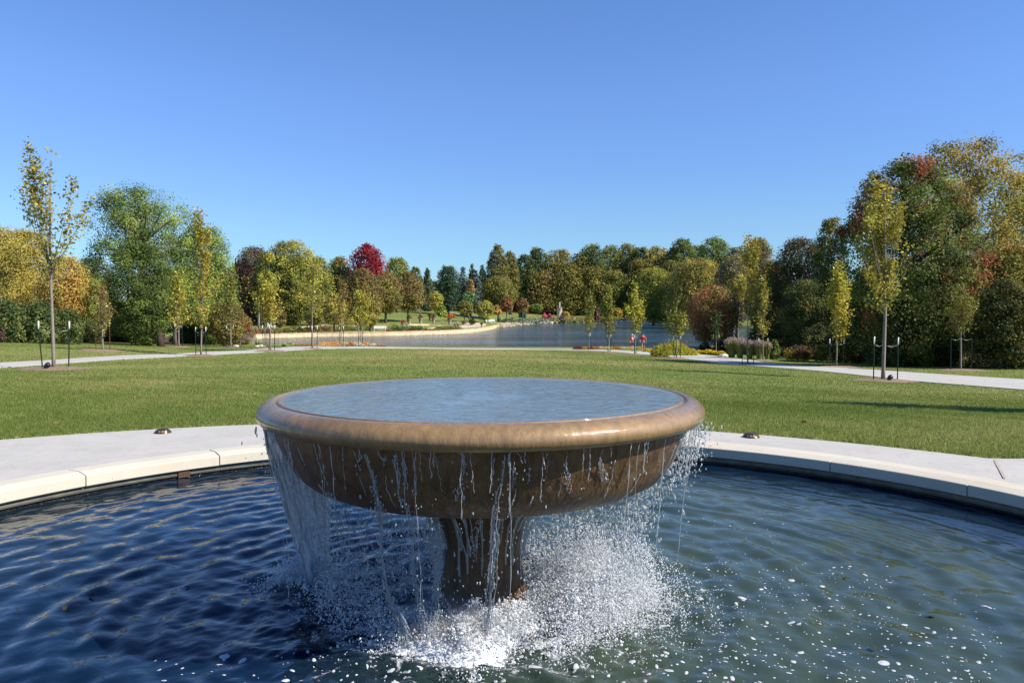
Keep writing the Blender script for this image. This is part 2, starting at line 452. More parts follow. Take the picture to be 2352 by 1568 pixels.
wall_along('lake_wall', [(560, 778.5), (577, 778), (615, 776.5), (729, 773), (890, 770.5), (1000, 767.5), (1050, 765.5), (1102, 761), (1125, 757), (1140, 753.5), (1147, 751.5)], .66, .7, -3.5, M_stone,
           'curved low wall of cream stone along the far left lake shore', 'wall', 1)
def rocks(name, pix, n, size, mat, label, seed, spread=1.0, zb=LAKE_Z, flat=.6, land=False):
    g = np.random.default_rng(seed); b = MB()
    P = np.array([plane(x, y, zb)[:2] for x, y in pix])
    L = np.concatenate([[0], np.cumsum(np.linalg.norm(np.diff(P, axis=0), axis=1))])
    for i in range(n):
        s = g.uniform(0, L[-1]); x, y = np.interp(s, L, P[:, 0]), np.interp(s, L, P[:, 1])
        x += g.normal(0, spread); y += abs(g.normal(0, spread)); r = size * g.uniform(.5, 1.3)
        z = tz(x, y) if land else max(zb, tz(x, y))
        b.blob((x, y, z + r * .1), (r * g.uniform(.8, 1.6), r, r * flat), seed=seed * 999 + i, nu=7, nv=5, amp=.16)
    return tag(b.build(name, mat, smooth=False), label, 'rocks', kind='stuff')
rocks('shore_rocks', [(1147, 751.5), (1175, 747), (1210, 744.5), (1240, 742.5)], 260, .42, M_rock, 'brown rubble rocks lining the shore past the end of the stone wall', 3, .7)
rocks('shore_stones', [(1235, 742.6), (1300, 740.9), (1400, 740.8), (1500, 741.8)], 260, .6, M_rockpale, 'pale stone edging blocks along the farthest lake shore', 4, .35, flat=.8)
rocks('terrace_stones', [(1290, 738), (1320, 737.5), (1352, 737.5)], 90, .8, M_rockpale, 'stepped cream ledge stones in the far rock garden', 5, 3.5, zb=-2.4, flat=.35, land=True)

# ------------------------------------------------------------------ pavement and paths
def conc(name, c, sc_=1.0):
    m, nt, p = new_mat(name)
    oc = coord(nt); n1 = noise(nt, 1.3 * sc_, 7, 0.65, oc); n2 = noise(nt, 90 * sc_, 3, 0.6, oc); n3 = noise(nt, 5 * sc_, 5, .6, oc, 1.5)
    r1 = ramp(nt, n1.outputs[0], [(0.3, tuple(x * .86 for x in c)), (0.7, c)])
    r3 = ramp(nt, n3.outputs[0], [(0.30, (0.88,) * 3), (0.42, (0.97,) * 3), (0.5, (1.0,) * 3), (0.7, (1.03,) * 3)])
    cc = mixc(nt, 1.0, r1.outputs[0], r3.outputs[0], 'MULTIPLY')
    r2 = ramp(nt, n2.outputs[0], [(0.3, (0.9,) * 3), (0.7, (1.05,) * 3)])
    cc = mixc(nt, 1.0, cc, r2.outputs[0], 'MULTIPLY')
    nt.links.new(cc, p.inputs['Base Color']); p.inputs['Roughness'].default_value = 0.85
    return m
M_pave = conc('pale_concrete', (0.455, 0.435, 0.392)); M_path = conc('path_concrete', (0.45, 0.43, 0.385), .5)
# slab with a round hole: outer boundary sampled by angle about the pool centre
th = np.linspace(0, 2 * math.pi, 361)[:-1]
def outer(a):
    d = np.array([math.cos(a), math.sin(a)]); best = 99
    for i in range(len(PAVE)):
        p0, p1 = PAVE[i] - PC, PAVE[(i + 1) % len(PAVE)] - PC; e = p1 - p0
        den = d[0] * e[1] - d[1] * e[0]
        if abs(den) < 1e-9: continue
        t = (p0[0] * e[1] - p0[1] * e[0]) / den; u = (p0[0] * d[1] - p0[1] * d[0]) / den
        if t > 0 and -1e-6 <= u <= 1 + 1e-6: best = min(best, t)
    return best
ro = np.array([outer(a) for a in th])
RC = PR + .33
rings = [(np.full(360, RC + .004), -.25), (np.full(360, RC + .004), .024), ((RC + ro) / 2, .026), (ro - .02, .028), (ro, .02), (ro, -.3)]
V = np.concatenate([np.column_stack([PC[0] + r_ * np.cos(th), PC[1] + r_ * np.sin(th), np.full(360, z)]) for r_, z in rings])
i = np.arange(len(rings) - 1)[:, None] * 360; j = np.arange(360)[None]; k = (j + 1) % 360
o = mesh_np('pavement', V, np.stack([i + j, i + k, i + 360 + k, i + 360 + j], -1).reshape(-1, 4)[:, ::-1], M_pave)
tag(o, 'pale concrete paving around the round pool', kind='structure')
b = MB()                                                # expansion joints in the slab
for (ax, ay), (bx, by) in [(plane(2287, 1057, .03)[:2], plane(2307, 1100, .03)[:2])]:
    pass
for A_, B_ in [(plane(2285, 1056, .03)[:2], plane(2308, 1098, .03)[:2]), ((-8.8, 6.1), (-4.95, 6.5)), ((-7.0, 8.6), (-4.4, 7.66))][:1]:
    A_, B_ = np.array(A_), np.array(B_); d = (B_ - A_) / np.linalg.norm(B_ - A_); nn = np.array([-d[1], d[0]]) * .012
    b.add([(*(A_ + nn), .0315), (*(A_ - nn), .0315), (*(B_ - nn), .0315), (*(B_ + nn), .0315)], [(0, 1, 2, 3)])
tag(b.build('pavement_joint', simple('joint_filler', (0.36, 0.31, 0.25), .9), smooth=False), 'tan filled joint across the paving at the right', kind='structure')

PATHS = []
def path_strip(name, pairs, mat, label, w=None, dz=.03, n=90):
    A_ = np.array([hit(x, a) for x, a, b_ in pairs]); B_ = np.array([hit(x, b_) for x, a, b_ in pairs])
    s = np.linspace(0, len(pairs) - 1, n); idx = np.arange(len(pairs))
    A2 = np.stack([np.interp(s, idx, A_[:, q]) for q in (0, 1)], 1); B2 = np.stack([np.interp(s, idx, B_[:, q]) for q in (0, 1)], 1)
    PATHS.append(np.concatenate([A2, B2[::-1]]))
    rows = []
    for f in np.linspace(0, 1, 7):
        q = A2 * (1 - f) + B2 * f; rows.append(q)
    rows = np.array(rows); z = terr(rows, lake=False)
    V = np.concatenate([rows, np.maximum(z, LAKE_Z + .1)[..., None] + dz], -1)
    top = V.reshape(-1, 3); b = MB()
    m_, k_ = V.shape[:2]
    i = np.arange(m_ - 1)[:, None] * k_; j = np.arange(k_ - 1)[None]
    b.add(top, np.stack([i + j, i + j + 1, i + k_ + j + 1, i + k_ + j], -1).reshape(-1, 4))
    for e in (V[0], V[-1]):
        lo_ = e.copy(); lo_[:, 2] -= .25; W = np.concatenate([e, lo_]); j2 = np.arange(k_ - 1)
        b.add(W, np.stack([j2, j2 + 1, j2 + k_ + 1, j2 + k_], -1))
    o = b.build(name, mat, smooth=False)
    return tag(o, label, kind='structure')
path_strip('path', [(-300, 866, 848), (-120, 853, 839), (0, 845.5, 834), (120, 837, 827.5), (290, 825, 816.5), (454, 816, 810), (560, 811.5, 805.5), (613, 808.6, 801.5), (660, 805.5, 797.5), (718, 802.5, 795),
                    (775, 800.5, 794.2), (838, 799.9, 795.6), (920, 800.4, 797.8), (1010, 801.3, 799.3), (1176, 802.4, 800.6), (1323, 804, 801.7), (1410, 808, 804), (1485, 815, 807.8), (1507, 818, 809.5),
                    (1607, 828, 814), (1707, 839, 825), (1764, 843.3, 833), (1882, 852.5, 842), (1990, 864, 848.5), (2095, 875.5, 856), (2210, 885, 863.5), (2352, 896.5, 872), (2600, 920, 890)], M_path, 'pale concrete path curving around the far edge of the lawn', n=260)
path_strip('garden_path', [(687, 753, 751.8), (725, 751.5, 745.5), (755, 745.5, 742.5), (775, 742.5, 741)], simple('tan_path', (0.42, 0.33, 0.23), .9), 'tan path through shade on the far left bank', n=30)
path_strip('terrace_path', [(1045, 754.3, 752.6), (1075, 752.5, 742.5), (1100, 750.5, 741), (1116, 748, 744)], simple('pink_path', (0.46, 0.37, 0.28), .9), 'round tan terrace at the tip of the far left bank', n=30)
path_strip('hill_path', [(1027, 716.5, 715.3), (1045, 721, 718.5), (1065, 724.5, 722), (1085, 727, 725), (1100, 728, 726.5)], simple('sand_path', (0.46, 0.38, 0.28), .9), 'sandy path running down the far hillside', n=30)

# ------------------------------------------------------------------ round pool
m, nt, p = new_mat('travertine')
oc = coord(nt); n1 = noise(nt, 1.5, 6, .6, oc); n2 = noise(nt, 55, 3, .5, coord(nt, (1, 1, 2.2))); n3 = noise(nt, 4, 4, .5, oc)
r1 = ramp(nt, n1.outputs[0], [(0.3, (0.50, 0.445, 0.345)), (0.7, (0.56, 0.515, 0.42))])
pit = ramp(nt, n2.outputs[0], [(0.31, (0.35, 0.35, 0.35)), (0.36, (1, 1, 1))])
msk = ramp(nt, n3.outputs[0], [(0.5, (0, 0, 0)), (0.62, (1, 1, 1))])
nt.links.new(mixc(nt, 1.0, r1.outputs[0], mixc(nt, msk.outputs[0], (1, 1, 1), pit.outputs[0]), 'MULTIPLY'), p.inputs['Base Color'])
p.inputs['Roughness'].default_value = .75
M_trav = m
pool = tag(empty('fountain_pool', (PC[0], PC[1], 0)), 'large round pool with pale chamfered stone coping around the bronze fountain', 'pool')
prof = [(PR + .34, -.24), (PR + .34, .020), (PR + .325, .029), (PR + .128, .031), (PR + .120, .030), (PR + .006, .006), (PR, .000), (PR, -.095), (PR + .01, -.105), (PR + .12, -.107)]
joints = sorted([28.4 + 16.15 * k for k in range(-6, 5)] + [129.8 - 16.2, 129.8, 146.0] + [162.2 + 16.2 * k for k in range(0, 9)])
b = MB()
for q, a0 in enumerate(joints):
    a1 = joints[(q + 1) % len(joints)] + (360 if q == len(joints) - 1 else 0)
    if a1 - a0 < 4: continue
    g = .006 / PR
    tt = np.linspace(R(a0) + g, R(a1) - g, 14)
    pr = np.array(prof); k_ = len(pr)
    V = np.stack([np.cos(tt)[:, None] * pr[:, 0], np.sin(tt)[:, None] * pr[:, 0], np.tile(pr[:, 1] + .0015 * ((q * 7) % 3 - 1), (14, 1))], -1).reshape(-1, 3)
    i = np.arange(13)[:, None] * k_; j = np.arange(k_ - 1)[None]
    b.add(V, np.stack([i + j, i + j + 1, i + k_ + j + 1, i + k_ + j], -1).reshape(-1, 4))
    for e in (0, 13 * k_):
        b.add(V[e:e + k_], np.arange(k_)[None] if e else np.arange(k_)[None, ::-1])
o = b.build('coping', M_trav, pool, smooth=False)
b = MB(); b.lathe([(PR + .33, -.2), (PR + .33, .012), (PR + .12, .020), (PR + .012, -.004), (PR + .012, -.09)], 180)
b.build('mortar', simple('grey_mortar', (0.25, 0.25, 0.26), .9), pool)
m, nt, p = new_mat('wet_black_liner')
n1 = noise(nt, 40, 5, .65, coord(nt, (1, 1, .6)))
r1 = ramp(nt, n1.outputs[0], [(0.3, (0.006, 0.007, 0.009)), (0.7, (0.03, 0.03, 0.032))])
nt.links.new(r1.outputs[0], p.inputs['Base Color']); p.inputs['Roughness'].default_value = .16
nt.links.new(bump(nt, n1.outputs[0], .03), p.inputs['Normal'])
b = MB(); b.lathe([(PR + .06, -.165), (PR + .06, -.40), (PR + .06, -1.0), (0.01, -1.0)], 180)
b.build('basin_wall', m, pool)
b = MB(); b.lathe([(PR + .12, -.106), (PR + .045, -.108), (PR + .040, -.165), (PR + .07, -.168)], 180)
b.build('ledge', simple('stained_ledge', (0.17, 0.16, 0.12), .7, var=.4, scale=6), pool)
# drain grate in the left wall
b = MB(); a = R(134.2)
for q in range(-2, 3):
    aa = a + q * .005; cx, cy = (PR + .035) * math.cos(aa), (PR + .035) * math.sin(aa)
    b.box(cx - .011, cx + .011, cy - .011, cy + .011, -.18, -.11, aa, (cx, cy))
b.build('overflow_grate', simple('rusty_grate', (0.10, 0.055, 0.03), .6, .3, var=.4), pool, smooth=False)

# pool water: real ripples, rings running outward from the falls and cross waves
def hwater(X, Y):
    """height of the ripples at pool coordinates about the fountain axis"""
    g = np.random.default_rng(11)
    r = np.hypot(X, Y) + 1e-6; a = np.arctan2(Y, X); P = np.stack([X, Y], -1)
    calm = 1 - .45 * np.clip((r - 2.2) / 2.6, 0, 1)
    h = np.zeros_like(r)
    w1, w2 = wob(P, 1.5, 21), wob(P, 3.2, 22)
    for k_ in range(9):
        lam = g.uniform(.15, .42); ph = g.uniform(0, 6.3); mod = np.sin(a * g.integers(2, 9) + g.uniform(0, 6.3) + w1 * 1.5)
        h += .0029 * (lam / .25) * (.45 + .55 * mod) * np.sin(2 * math.pi * (r + .10 * w1 + .035 * w2) / lam + ph)
    for k_ in range(34):
        lam = g.uniform(.09, .55); d = g.uniform(0, 6.3)
        h += .0009 * (lam / .25) * np.sin(2 * math.pi * (X * math.cos(d) + Y * math.sin(d)) / lam + g.uniform(0, 6.3) + w1)
    h *= calm
    chop = np.exp(-((r - 1.0) / .75) ** 2)
    t = wob(P, 16, 31) + .7 * wob(P, 34, 32) + .4 * wob(P, 60, 33)
    h += chop * .012 * t + np.exp(-((r - 1.0) / .35) ** 2) * .012 * np.abs(wob(P, 45, 34))
    return h
N = 430; s = np.linspace(-(PR + .05), PR + .05, N)
X, Y = np.meshgrid(s, s); inside = np.hypot(X, Y) <= PR + .062
Xf, Yf = X + (PC[0] - FC[0]), Y
H = hwater(Xf, Yf)
V = np.stack([Xf, Yf, H], -1).reshape(-1, 3)
i = np.arange(N - 1)[:, None] * N; j = np.arange(N - 1)[None]
F = np.stack([i + j, i + j + 1, i + N + j + 1, i + N + j], -1).reshape(-1, 4)
F = F[inside.reshape(-1)[F].all(1)]
used = np.unique(F); re = np.full(len(V), -1); re[used] = np.arange(len(used))
o = mesh_np('pool_water', V[used], re[F], smooth=True)
o.location = (FC[0], FC[1], WZ)
tag(o, 'dark blue green rippled water with foam flecks in the round pool', kind='structure')
m, nt, p = new_mat('pool_water')
oc = coord(nt)
ln = node(nt, 'ShaderNodeVectorMath', operation='LENGTH'); nt.links.new(oc, ln.inputs[0])
n1 = noise(nt, 1.6, 3, .5, oc)
mur = ramp(nt, n1.outputs[0], [(0.3, (0.026, 0.044, 0.034)), (0.7, (0.050, 0.072, 0.046))])
sp = node(nt, 'ShaderNodeSeparateXYZ'); nt.links.new(oc, sp.inputs[0])
f1 = node(nt, 'ShaderNodeMapRange'); f1.interpolation_type = 'SMOOTHSTEP'; f1.inputs[1].default_value = -1.1; f1.inputs[2].default_value = .7; nt.links.new(sp.outputs[0], f1.inputs[0])
f2 = node(nt, 'ShaderNodeMapRange'); f2.interpolation_type = 'SMOOTHSTEP'; f2.inputs[1].default_value = -2.2; f2.inputs[2].default_value = -4.8; f2.inputs[4].default_value = .22; nt.links.new(sp.outputs[0], f2.inputs[0])
f4 = node(nt, 'ShaderNodeMapRange'); f4.interpolation_type = 'SMOOTHSTEP'; f4.inputs[1].default_value = 4.75; f4.inputs[2].default_value = 3.3; nt.links.new(ln.outputs['Value'], f4.inputs[0])  # darker toward the wall: coping shadow and wall reflection put into the colour
f5 = node(nt, 'ShaderNodeMath', operation='MULTIPLY'); nt.links.new(f1.outputs[0], f5.inputs[0]); nt.links.new(f4.outputs[0], f5.inputs[1])
f3 = node(nt, 'ShaderNodeMath', operation='ADD'); nt.links.new(f5.outputs[0], f3.inputs[0]); nt.links.new(f2.outputs[0], f3.inputs[1]); f3.use_clamp = True
class _W: pass
dp_ = _W(); dp_.outputs = [mixc(nt, f3.outputs[0], (0.002, 0.010, 0.026), mur.outputs[0])]
fn = noise(nt, 9, 8, .72, oc, .6); fb = node(nt, 'ShaderNodeTexVoronoi'); fb.inputs['Scale'].default_value = 70; nt.links.new(oc, fb.inputs['Vector'])
thr = node(nt, 'ShaderNodeMapRange'); thr.inputs[1].default_value = .75; thr.inputs[2].default_value = 2.2; thr.inputs[3].default_value = .54; thr.inputs[4].default_value = .82
nt.links.new(ln.outputs['Value'], thr.inputs[0])
sub = node(nt, 'ShaderNodeMath', operation='SUBTRACT'); nt.links.new(fn.outputs[0], sub.inputs[0]); nt.links.new(thr.outputs[0], sub.inputs[1])
mk = node(nt, 'ShaderNodeMapRange'); mk.inputs[1].default_value = -.03; mk.inputs[2].default_value = .06; nt.links.new(sub.outputs[0], mk.inputs[0])
cell = ramp(nt, fb.outputs['Distance'], [(0.1, (0.35,) * 3), (0.4, (1,) * 3)])
mm = node(nt, 'ShaderNodeMath', operation='MULTIPLY'); nt.links.new(mk.outputs[0], mm.inputs[0]); nt.links.new(cell.outputs[0], mm.inputs[1])
nt.links.new(mixc(nt, mm.outputs[0], dp_.outputs[0], (.55, .58, .60)), p.inputs['Base Color'])
rg = node(nt, 'ShaderNodeMapRange'); rg.inputs[3].default_value = .025; rg.inputs[4].default_value = .6; nt.links.new(mm.outputs[0], rg.inputs[0]); nt.links.new(rg.outputs[0], p.inputs['Roughness'])
p.inputs['IOR'].default_value = 1.333
fine = noise(nt, 22, 3, .5, oc)
nt.links.new(bump(nt, fine.outputs[0], .004, .5), p.inputs['Normal'])
o.data.materials.append(m)

# floating foam flecks
g = np.random.default_rng(5); b = MB()
def fleck(x, y, r):
    n_ = 11; tt = np.arange(n_) / n_ * 6.283; rr_ = r * (1 + .10 * np.sin(2 * tt + g.uniform(0, 6)) + .07 * g.standard_normal(n_)).clip(.5, 1.6)
    st_ = g.uniform(1, 1.9); q = g.uniform(0, 3.14)
    px, py = rr_ * np.cos(tt) * st_, rr_ * np.sin(tt)
    px, py = px * math.cos(q) - py * math.sin(q) + x, px * math.sin(q) + py * math.cos(q) + y
    hz = hwater(px, py); h0 = float(hwater(np.array([x]), np.array([y]))[0])
    V = np.concatenate([np.stack([px, py, hz + .0015], 1), np.stack([(px - x) * .7 + x, (py - y) * .7 + y, hz + .0025 + r * .04], 1), [[x, y, h0 + .003 + r * .05]]])
    j = np.arange(n_); k_ = (j + 1) % n_
    b.add(V, np.stack([j, k_, k_ + n_, j + n_], -1)); b.f.setdefault(3, []).append(np.stack([j + n_, k_ + n_, np.full(n_, 2 * n_)], -1) + b.n - len(V)); b.c.setdefault(3, []).append(np.ones((n_, 3)))
for (x0, x1, y0, y1, n_, rm) in [(850, 1700, 1480, 1570, 170, .0066), (1600, 2300, 1430, 1570, 330, .0045), (1560, 2050, 1290, 1440, 330, .0040), (350, 900, 1500, 1570, 60, .0065), (1560, 1800, 1180, 1300, 60, .003), (2050, 2300, 1360, 1470, 25, .0036)]:
    for _ in range(n_):
        q = plane(g.uniform(x0, x1), g.uniform(y0, y1), WZ); fleck(q[0] - FC[0], q[1] - FC[1], rm * math.exp(g.normal(-.25, .55)))
o = b.build('foam_flecks', simple('foam', (0.46, 0.49, 0.51), .5, var=.12, scale=120, bumpd=.004))
o.location = (FC[0], FC[1], WZ)
tag(o, 'white foam flecks floating on the pool water', 'foam', kind='stuff')

def leafquads0(C_, size, g):
    n_ = len(C_); d = g.standard_normal((n_, 3)) * .35 + (0, 0, 1); d /= np.linalg.norm(d, axis=1)[:, None]; u = np.cross(d, g.standard_normal((n_, 3))); u /= np.linalg.norm(u, axis=1)[:, None]; v = np.cross(d, u); s = (size * g.uniform(.6, 1.4, n_))[:, None] / 2
    return np.stack([C_ - u * s, C_ - v * s, C_ + u * s, C_ + v * s], 1).reshape(-1, 3), np.arange(n_ * 4).reshape(-1, 4)
# ------------------------------------------------------------------ grass blades on the nearer lawn
g = np.random.default_rng(77)
def blades(n_, y0, y1, px0, px1, h, w):
    Yb = np.exp(g.uniform(math.log(y0), math.log(y1), n_)); xb = (g.uniform(px0, px1, n_) - 1176) / 1801 * Yb
    P = np.stack([xb, Yb], -1); d = _sd(P, PAVE); ok = (d > .004)
    for L_ in PATHS[:1]: ok &= _sd(P, L_) > .03
    P = P[ok]; d = d[ok]; n_ = len(P); z = terr(P, lake=False)
    k = Yb[ok] / 14; hh = h * g.uniform(.5, 1.25, n_) * np.where(d < .08, 1.25, 1.0); ww = w * k.clip(.8, 5)
    a = g.uniform(0, 3.1416, n_); dx, dy = np.cos(a) * ww / 2, np.sin(a) * ww / 2; lx, ly = g.normal(0, .5, n_) * hh, g.normal(0, .5, n_) * hh
    V = np.stack([np.stack([P[:, 0] - dx, P[:, 1] - dy, z - .01], 1), np.stack([P[:, 0] + dx, P[:, 1] + dy, z - .01], 1), np.stack([P[:, 0] + lx, P[:, 1] + ly, z + hh], 1)], 1)
    c = np.array([(.13, .18, .036), (.18, .225, .048), (.24, .26, .072), (.38, .335, .14)])
    q = .95 * dryness(P) + wob(P, .9, 61) + .5 * wob(P, 3.5, 62) + g.normal(0, .55, n_)
    ci = np.digitize(q, [-.35, .45, 1.25]); col = c[ci] * np.exp(g.normal(0, .18, (n_, 1)))
    return V.reshape(-1, 3), col
Vs, Cs_ = [], []
for a_ in [(250000, 7.9, 12.5, -400, 2750, .036, .010), (200000, 12.5, 22, -30, 2390, .036, .012), (210000, 22, 75, -30, 2390, .036, .013)]:
    V, c = blades(*a_); Vs.append(V); Cs_.append(c)
V = np.concatenate(Vs); o = mesh_np('grass', V, np.arange(len(V)).reshape(-1, 3), M_grassblade, None, np.concatenate(Cs_))
tag(o, 'short mown grass blades of the lawn around the pool paving', 'grass', kind='stuff')

g = np.random.default_rng(15); Pl = []
for _ in range(260):
    Y_ = math.exp(g.uniform(math.log(10), math.log(60))); x_ = (g.uniform(0, 2352) - 1176) / 1801 * Y_
    if _sd(np.array([[x_, Y_]]), PAVE)[0] > .1: Pl.append((x_, Y_, tz(x_, Y_) + .035))
V, F = leafquads0(np.array(Pl), .07, g)
tag(mesh_np('fallen_leaves', V, F, M_leaf, None, np.array([(.20, .11, .04), (.14, .08, .035), (.28, .19, .05)])[g.integers(0, 3, len(Pl))]), 'scattered brown fallen leaves on the lawn', kind='stuff')
# ------------------------------------------------------------------ the fountain
fx, fy = FC
m, nt, p = new_mat('wet_bronze')
oc = coord(nt); n1 = noise(nt, 3.0, 6, .65, oc); n2 = noise(nt, 26, 5, .6, coord(nt, (1, 1, .3))); n3 = noise(nt, 120, 3, .6, oc)
r1 = ramp(nt, n1.outputs[0], [(0.3, (0.19, 0.118, 0.052)), (0.55, (0.27, 0.168, 0.070)), (0.8, (0.31, 0.182, 0.074))])
r2 = ramp(nt, n2.outputs[0], [(0.3, (0.72,) * 3), (0.7, (1.12,) * 3)])
nt.links.new(mixc(nt, 1.0, r1.outputs[0], r2.outputs[0], 'MULTIPLY'), p.inputs['Base Color'])
p.inputs['Roughness'].default_value = .62; p.inputs['Metallic'].default_value = .15
p.inputs['Coat Weight'].default_value = .9; p.inputs['Coat Roughness'].default_value = .035; p.inputs['Coat IOR'].default_value = 1.33
b1 = bump(nt, n2.outputs[0], .006, .8); b2 = bump(nt, n3.outputs[0], .0015, .6, b1)
nt.links.new(b2, p.inputs['Normal']); nt.links.new(b1, p.inputs['Coat Normal'])
M_rim = m
m, nt, p = new_mat('streaked_wet_bronze')
oc = coord(nt); n1 = noise(nt, 3.0, 6, .65, oc); n2 = noise(nt, 30, 6, .65, coord(nt, (1, 1, .22))); n3 = noise(nt, 9, 5, .6, coord(nt, (1, 1, .35)), 1.2)
r1 = ramp(nt, n1.outputs[0], [(0.3, (0.090, 0.050, 0.025)), (0.55, (0.165, 0.098, 0.048)), (0.8, (0.24, 0.135, 0.062))])
r2 = ramp(nt, n2.outputs[0], [(0.3, (0.55,) * 3), (0.7, (1.2,) * 3)])
nt.links.new(mixc(nt, 1.0, r1.outputs[0], r2.outputs[0], 'MULTIPLY'), p.inputs['Base Color'])
p.inputs['Roughness'].default_value = .45; p.inputs['Metallic'].default_value = .15
p.inputs['Coat Weight'].default_value = .28; p.inputs['Coat Roughness'].default_value = .06; p.inputs['Specular IOR Level'].default_value = .15; p.inputs['Coat IOR'].default_value = 1.33
b1 = bump(nt, n2.outputs[0], .012, .9); b2 = bump(nt, n3.outputs[0], .03, .8, b1)
nt.links.new(b2, p.inputs['Normal']); nt.links.new(b2, p.inputs['Coat Normal'])
M_bowl = m
ft = tag(empty('fountain', (fx, fy, -1.0)), 'wide bronze bowl fountain on a flared stem, brimming and spilling into the pool', 'fountain')
def fl(prof): return [(r_, z_ + 1.0) for r_, z_ in prof]
def smooth_prof(P, k=4):
    P = np.array(P, float); n_ = len(P); out = []
    for i in range(n_ - 1):
        p0, p1, p2, p3 = P[max(0, i - 1)], P[i], P[i + 1], P[min(n_ - 1, i + 2)]
        for t in np.arange(k) / k:
            out.append(.5 * ((2 * p1) + (-p0 + p2) * t + (2 * p0 - 5 * p1 + 4 * p2 - p3) * t * t + (-p0 + 3 * p1 - 3 * p2 + p3) * t ** 3))
    out.append(P[-1]); return np.array(out)
RIM = [(1.150, 1.045), (1.165, 1.072), (1.185, 1.0785), (1.200, 1.0785), (1.206, 1.063), (1.2165, 1.062), (1.223, 1.0770), (1.250, 1.077), (1.285, 1.062), (1.312, 1.038), (1.324, 1.010), (1.318, .982), (1.300, .963), (1.278, .954), (1.255, .955), (1.232, .962)]
BOWL = [(1.236, .966), (1.226, .925), (1.210, .87), (1.177, .79), (1.142, .718), (1.095, .655), (1.03, .603), (.94, .566), (.80, .540), (.66, .522), (.52, .500), (.42, .475), (.35, .44)]
STEM = [(.35, .442), (.315, .405), (.285, .35), (.258, .28), (.240, .20), (.234, .12), (.238, .04), (.252, -.04), (.275, -.12), (.298, -.18), (.31, -.24), (.312, -.5), (.312, -1.0)]
b = MB(); pr = smooth_prof(fl(RIM)); b.lathe(pr, 220)
V = b.v[0]; a_ = np.arctan2(V[:, 1], V[:, 0]); out_ = np.clip((np.hypot(V[:, 0], V[:, 1]) - 1.27) / .05, 0, 1)
k_ = 1 + .0011 * wob(np.stack([np.cos(a_) * 30, np.sin(a_) * 30, V[:, 2] * 4], -1), 2.2, 3) * out_; V[:, 0] *= k_; V[:, 1] *= k_
b.build('rim', M_rim, ft)
b = MB(); b.lathe(smooth_prof(fl(BOWL)), 200)
V = b.v[0]; a_ = np.arctan2(V[:, 1], V[:, 0]); k_ = 1 + .0022 * wob(np.stack([np.cos(a_) * 12, np.sin(a_) * 12, V[:, 2] * 5], -1), 2.2, 8); V[:, 0] *= k_; V[:, 1] *= k_
b.build('bowl', M_bowl, ft)
b = MB(); b.lathe(smooth_prof(fl(STEM)), 96); b.build('stem', M_bowl, ft)
# water standing in the bowl, with the upwelling at its middle
nr_, na_ = 70, 240
rr_ = 1.196 * (np.arange(1, nr_ + 1) / nr_); aa_ = np.arange(na_) / na_ * 2 * math.pi
RR, AA = np.meshgrid(rr_, aa_, indexing='ij'); Xb, Yb = RR * np.cos(AA), RR * np.sin(AA); P = np.stack([Xb, Yb], -1)
edge = np.clip((1.196 - RR) / .15, 0, 1)
w1 = wob(P, 2.5, 51)
Hb = .0014 * wob(P, 9, 52) + .0007 * wob(P, 24, 53) + .0012 * np.sin(2 * math.pi * (RR + .05 * w1) / .13) * np.exp(-RR * 1.4) + .007 * np.exp(-(RR / .14) ** 2) * (1 + wob(P, 25, 54)) + .005 * np.exp(-(((Xb + .12) / .10) ** 2 + ((Yb + .32) / .08) ** 2)) - .004 * np.exp(-(((Xb - .2) / .08) ** 2 + ((Yb + .1) / .05) ** 2))
Hb = Hb * (.25 + .75 * edge) + 2.0805 - .0035 * (1 - edge) ** 2
V = np.concatenate([np.stack([Xb, Yb, Hb], -1).reshape(-1, 3), [[0, 0, 2.0865]]])
i = np.arange(nr_ - 1)[:, None] * na_; j = np.arange(na_)[None]; k_ = (j + 1) % na_
F = np.stack([i + j, i + na_ + j, i + na_ + k_, i + k_], -1).reshape(-1, 4); F3 = np.stack([np.arange(na_), (np.arange(na_) + 1) % na_, np.full(na_, nr_ * na_)], -1)
m, nt, p = new_mat('bowl_water')
p.inputs['Base Color'].default_value = (0.135, 0.168, 0.168, 1); p.inputs['Roughness'].default_value = .03; p.inputs['IOR'].default_value = 1.48
oc = coord(nt); n1 = noise(nt, 14, 4, .6, oc, .5); n2 = noise(nt, 45, 3, .5, oc)
nt.links.new(bump(nt, n2.outputs[0], .0015, .5, bump(nt, n1.outputs[0], .013, .8)), p.inputs['Normal'])
mesh_np('bowl_water', V, [F3, F], m, ft, smooth=True)

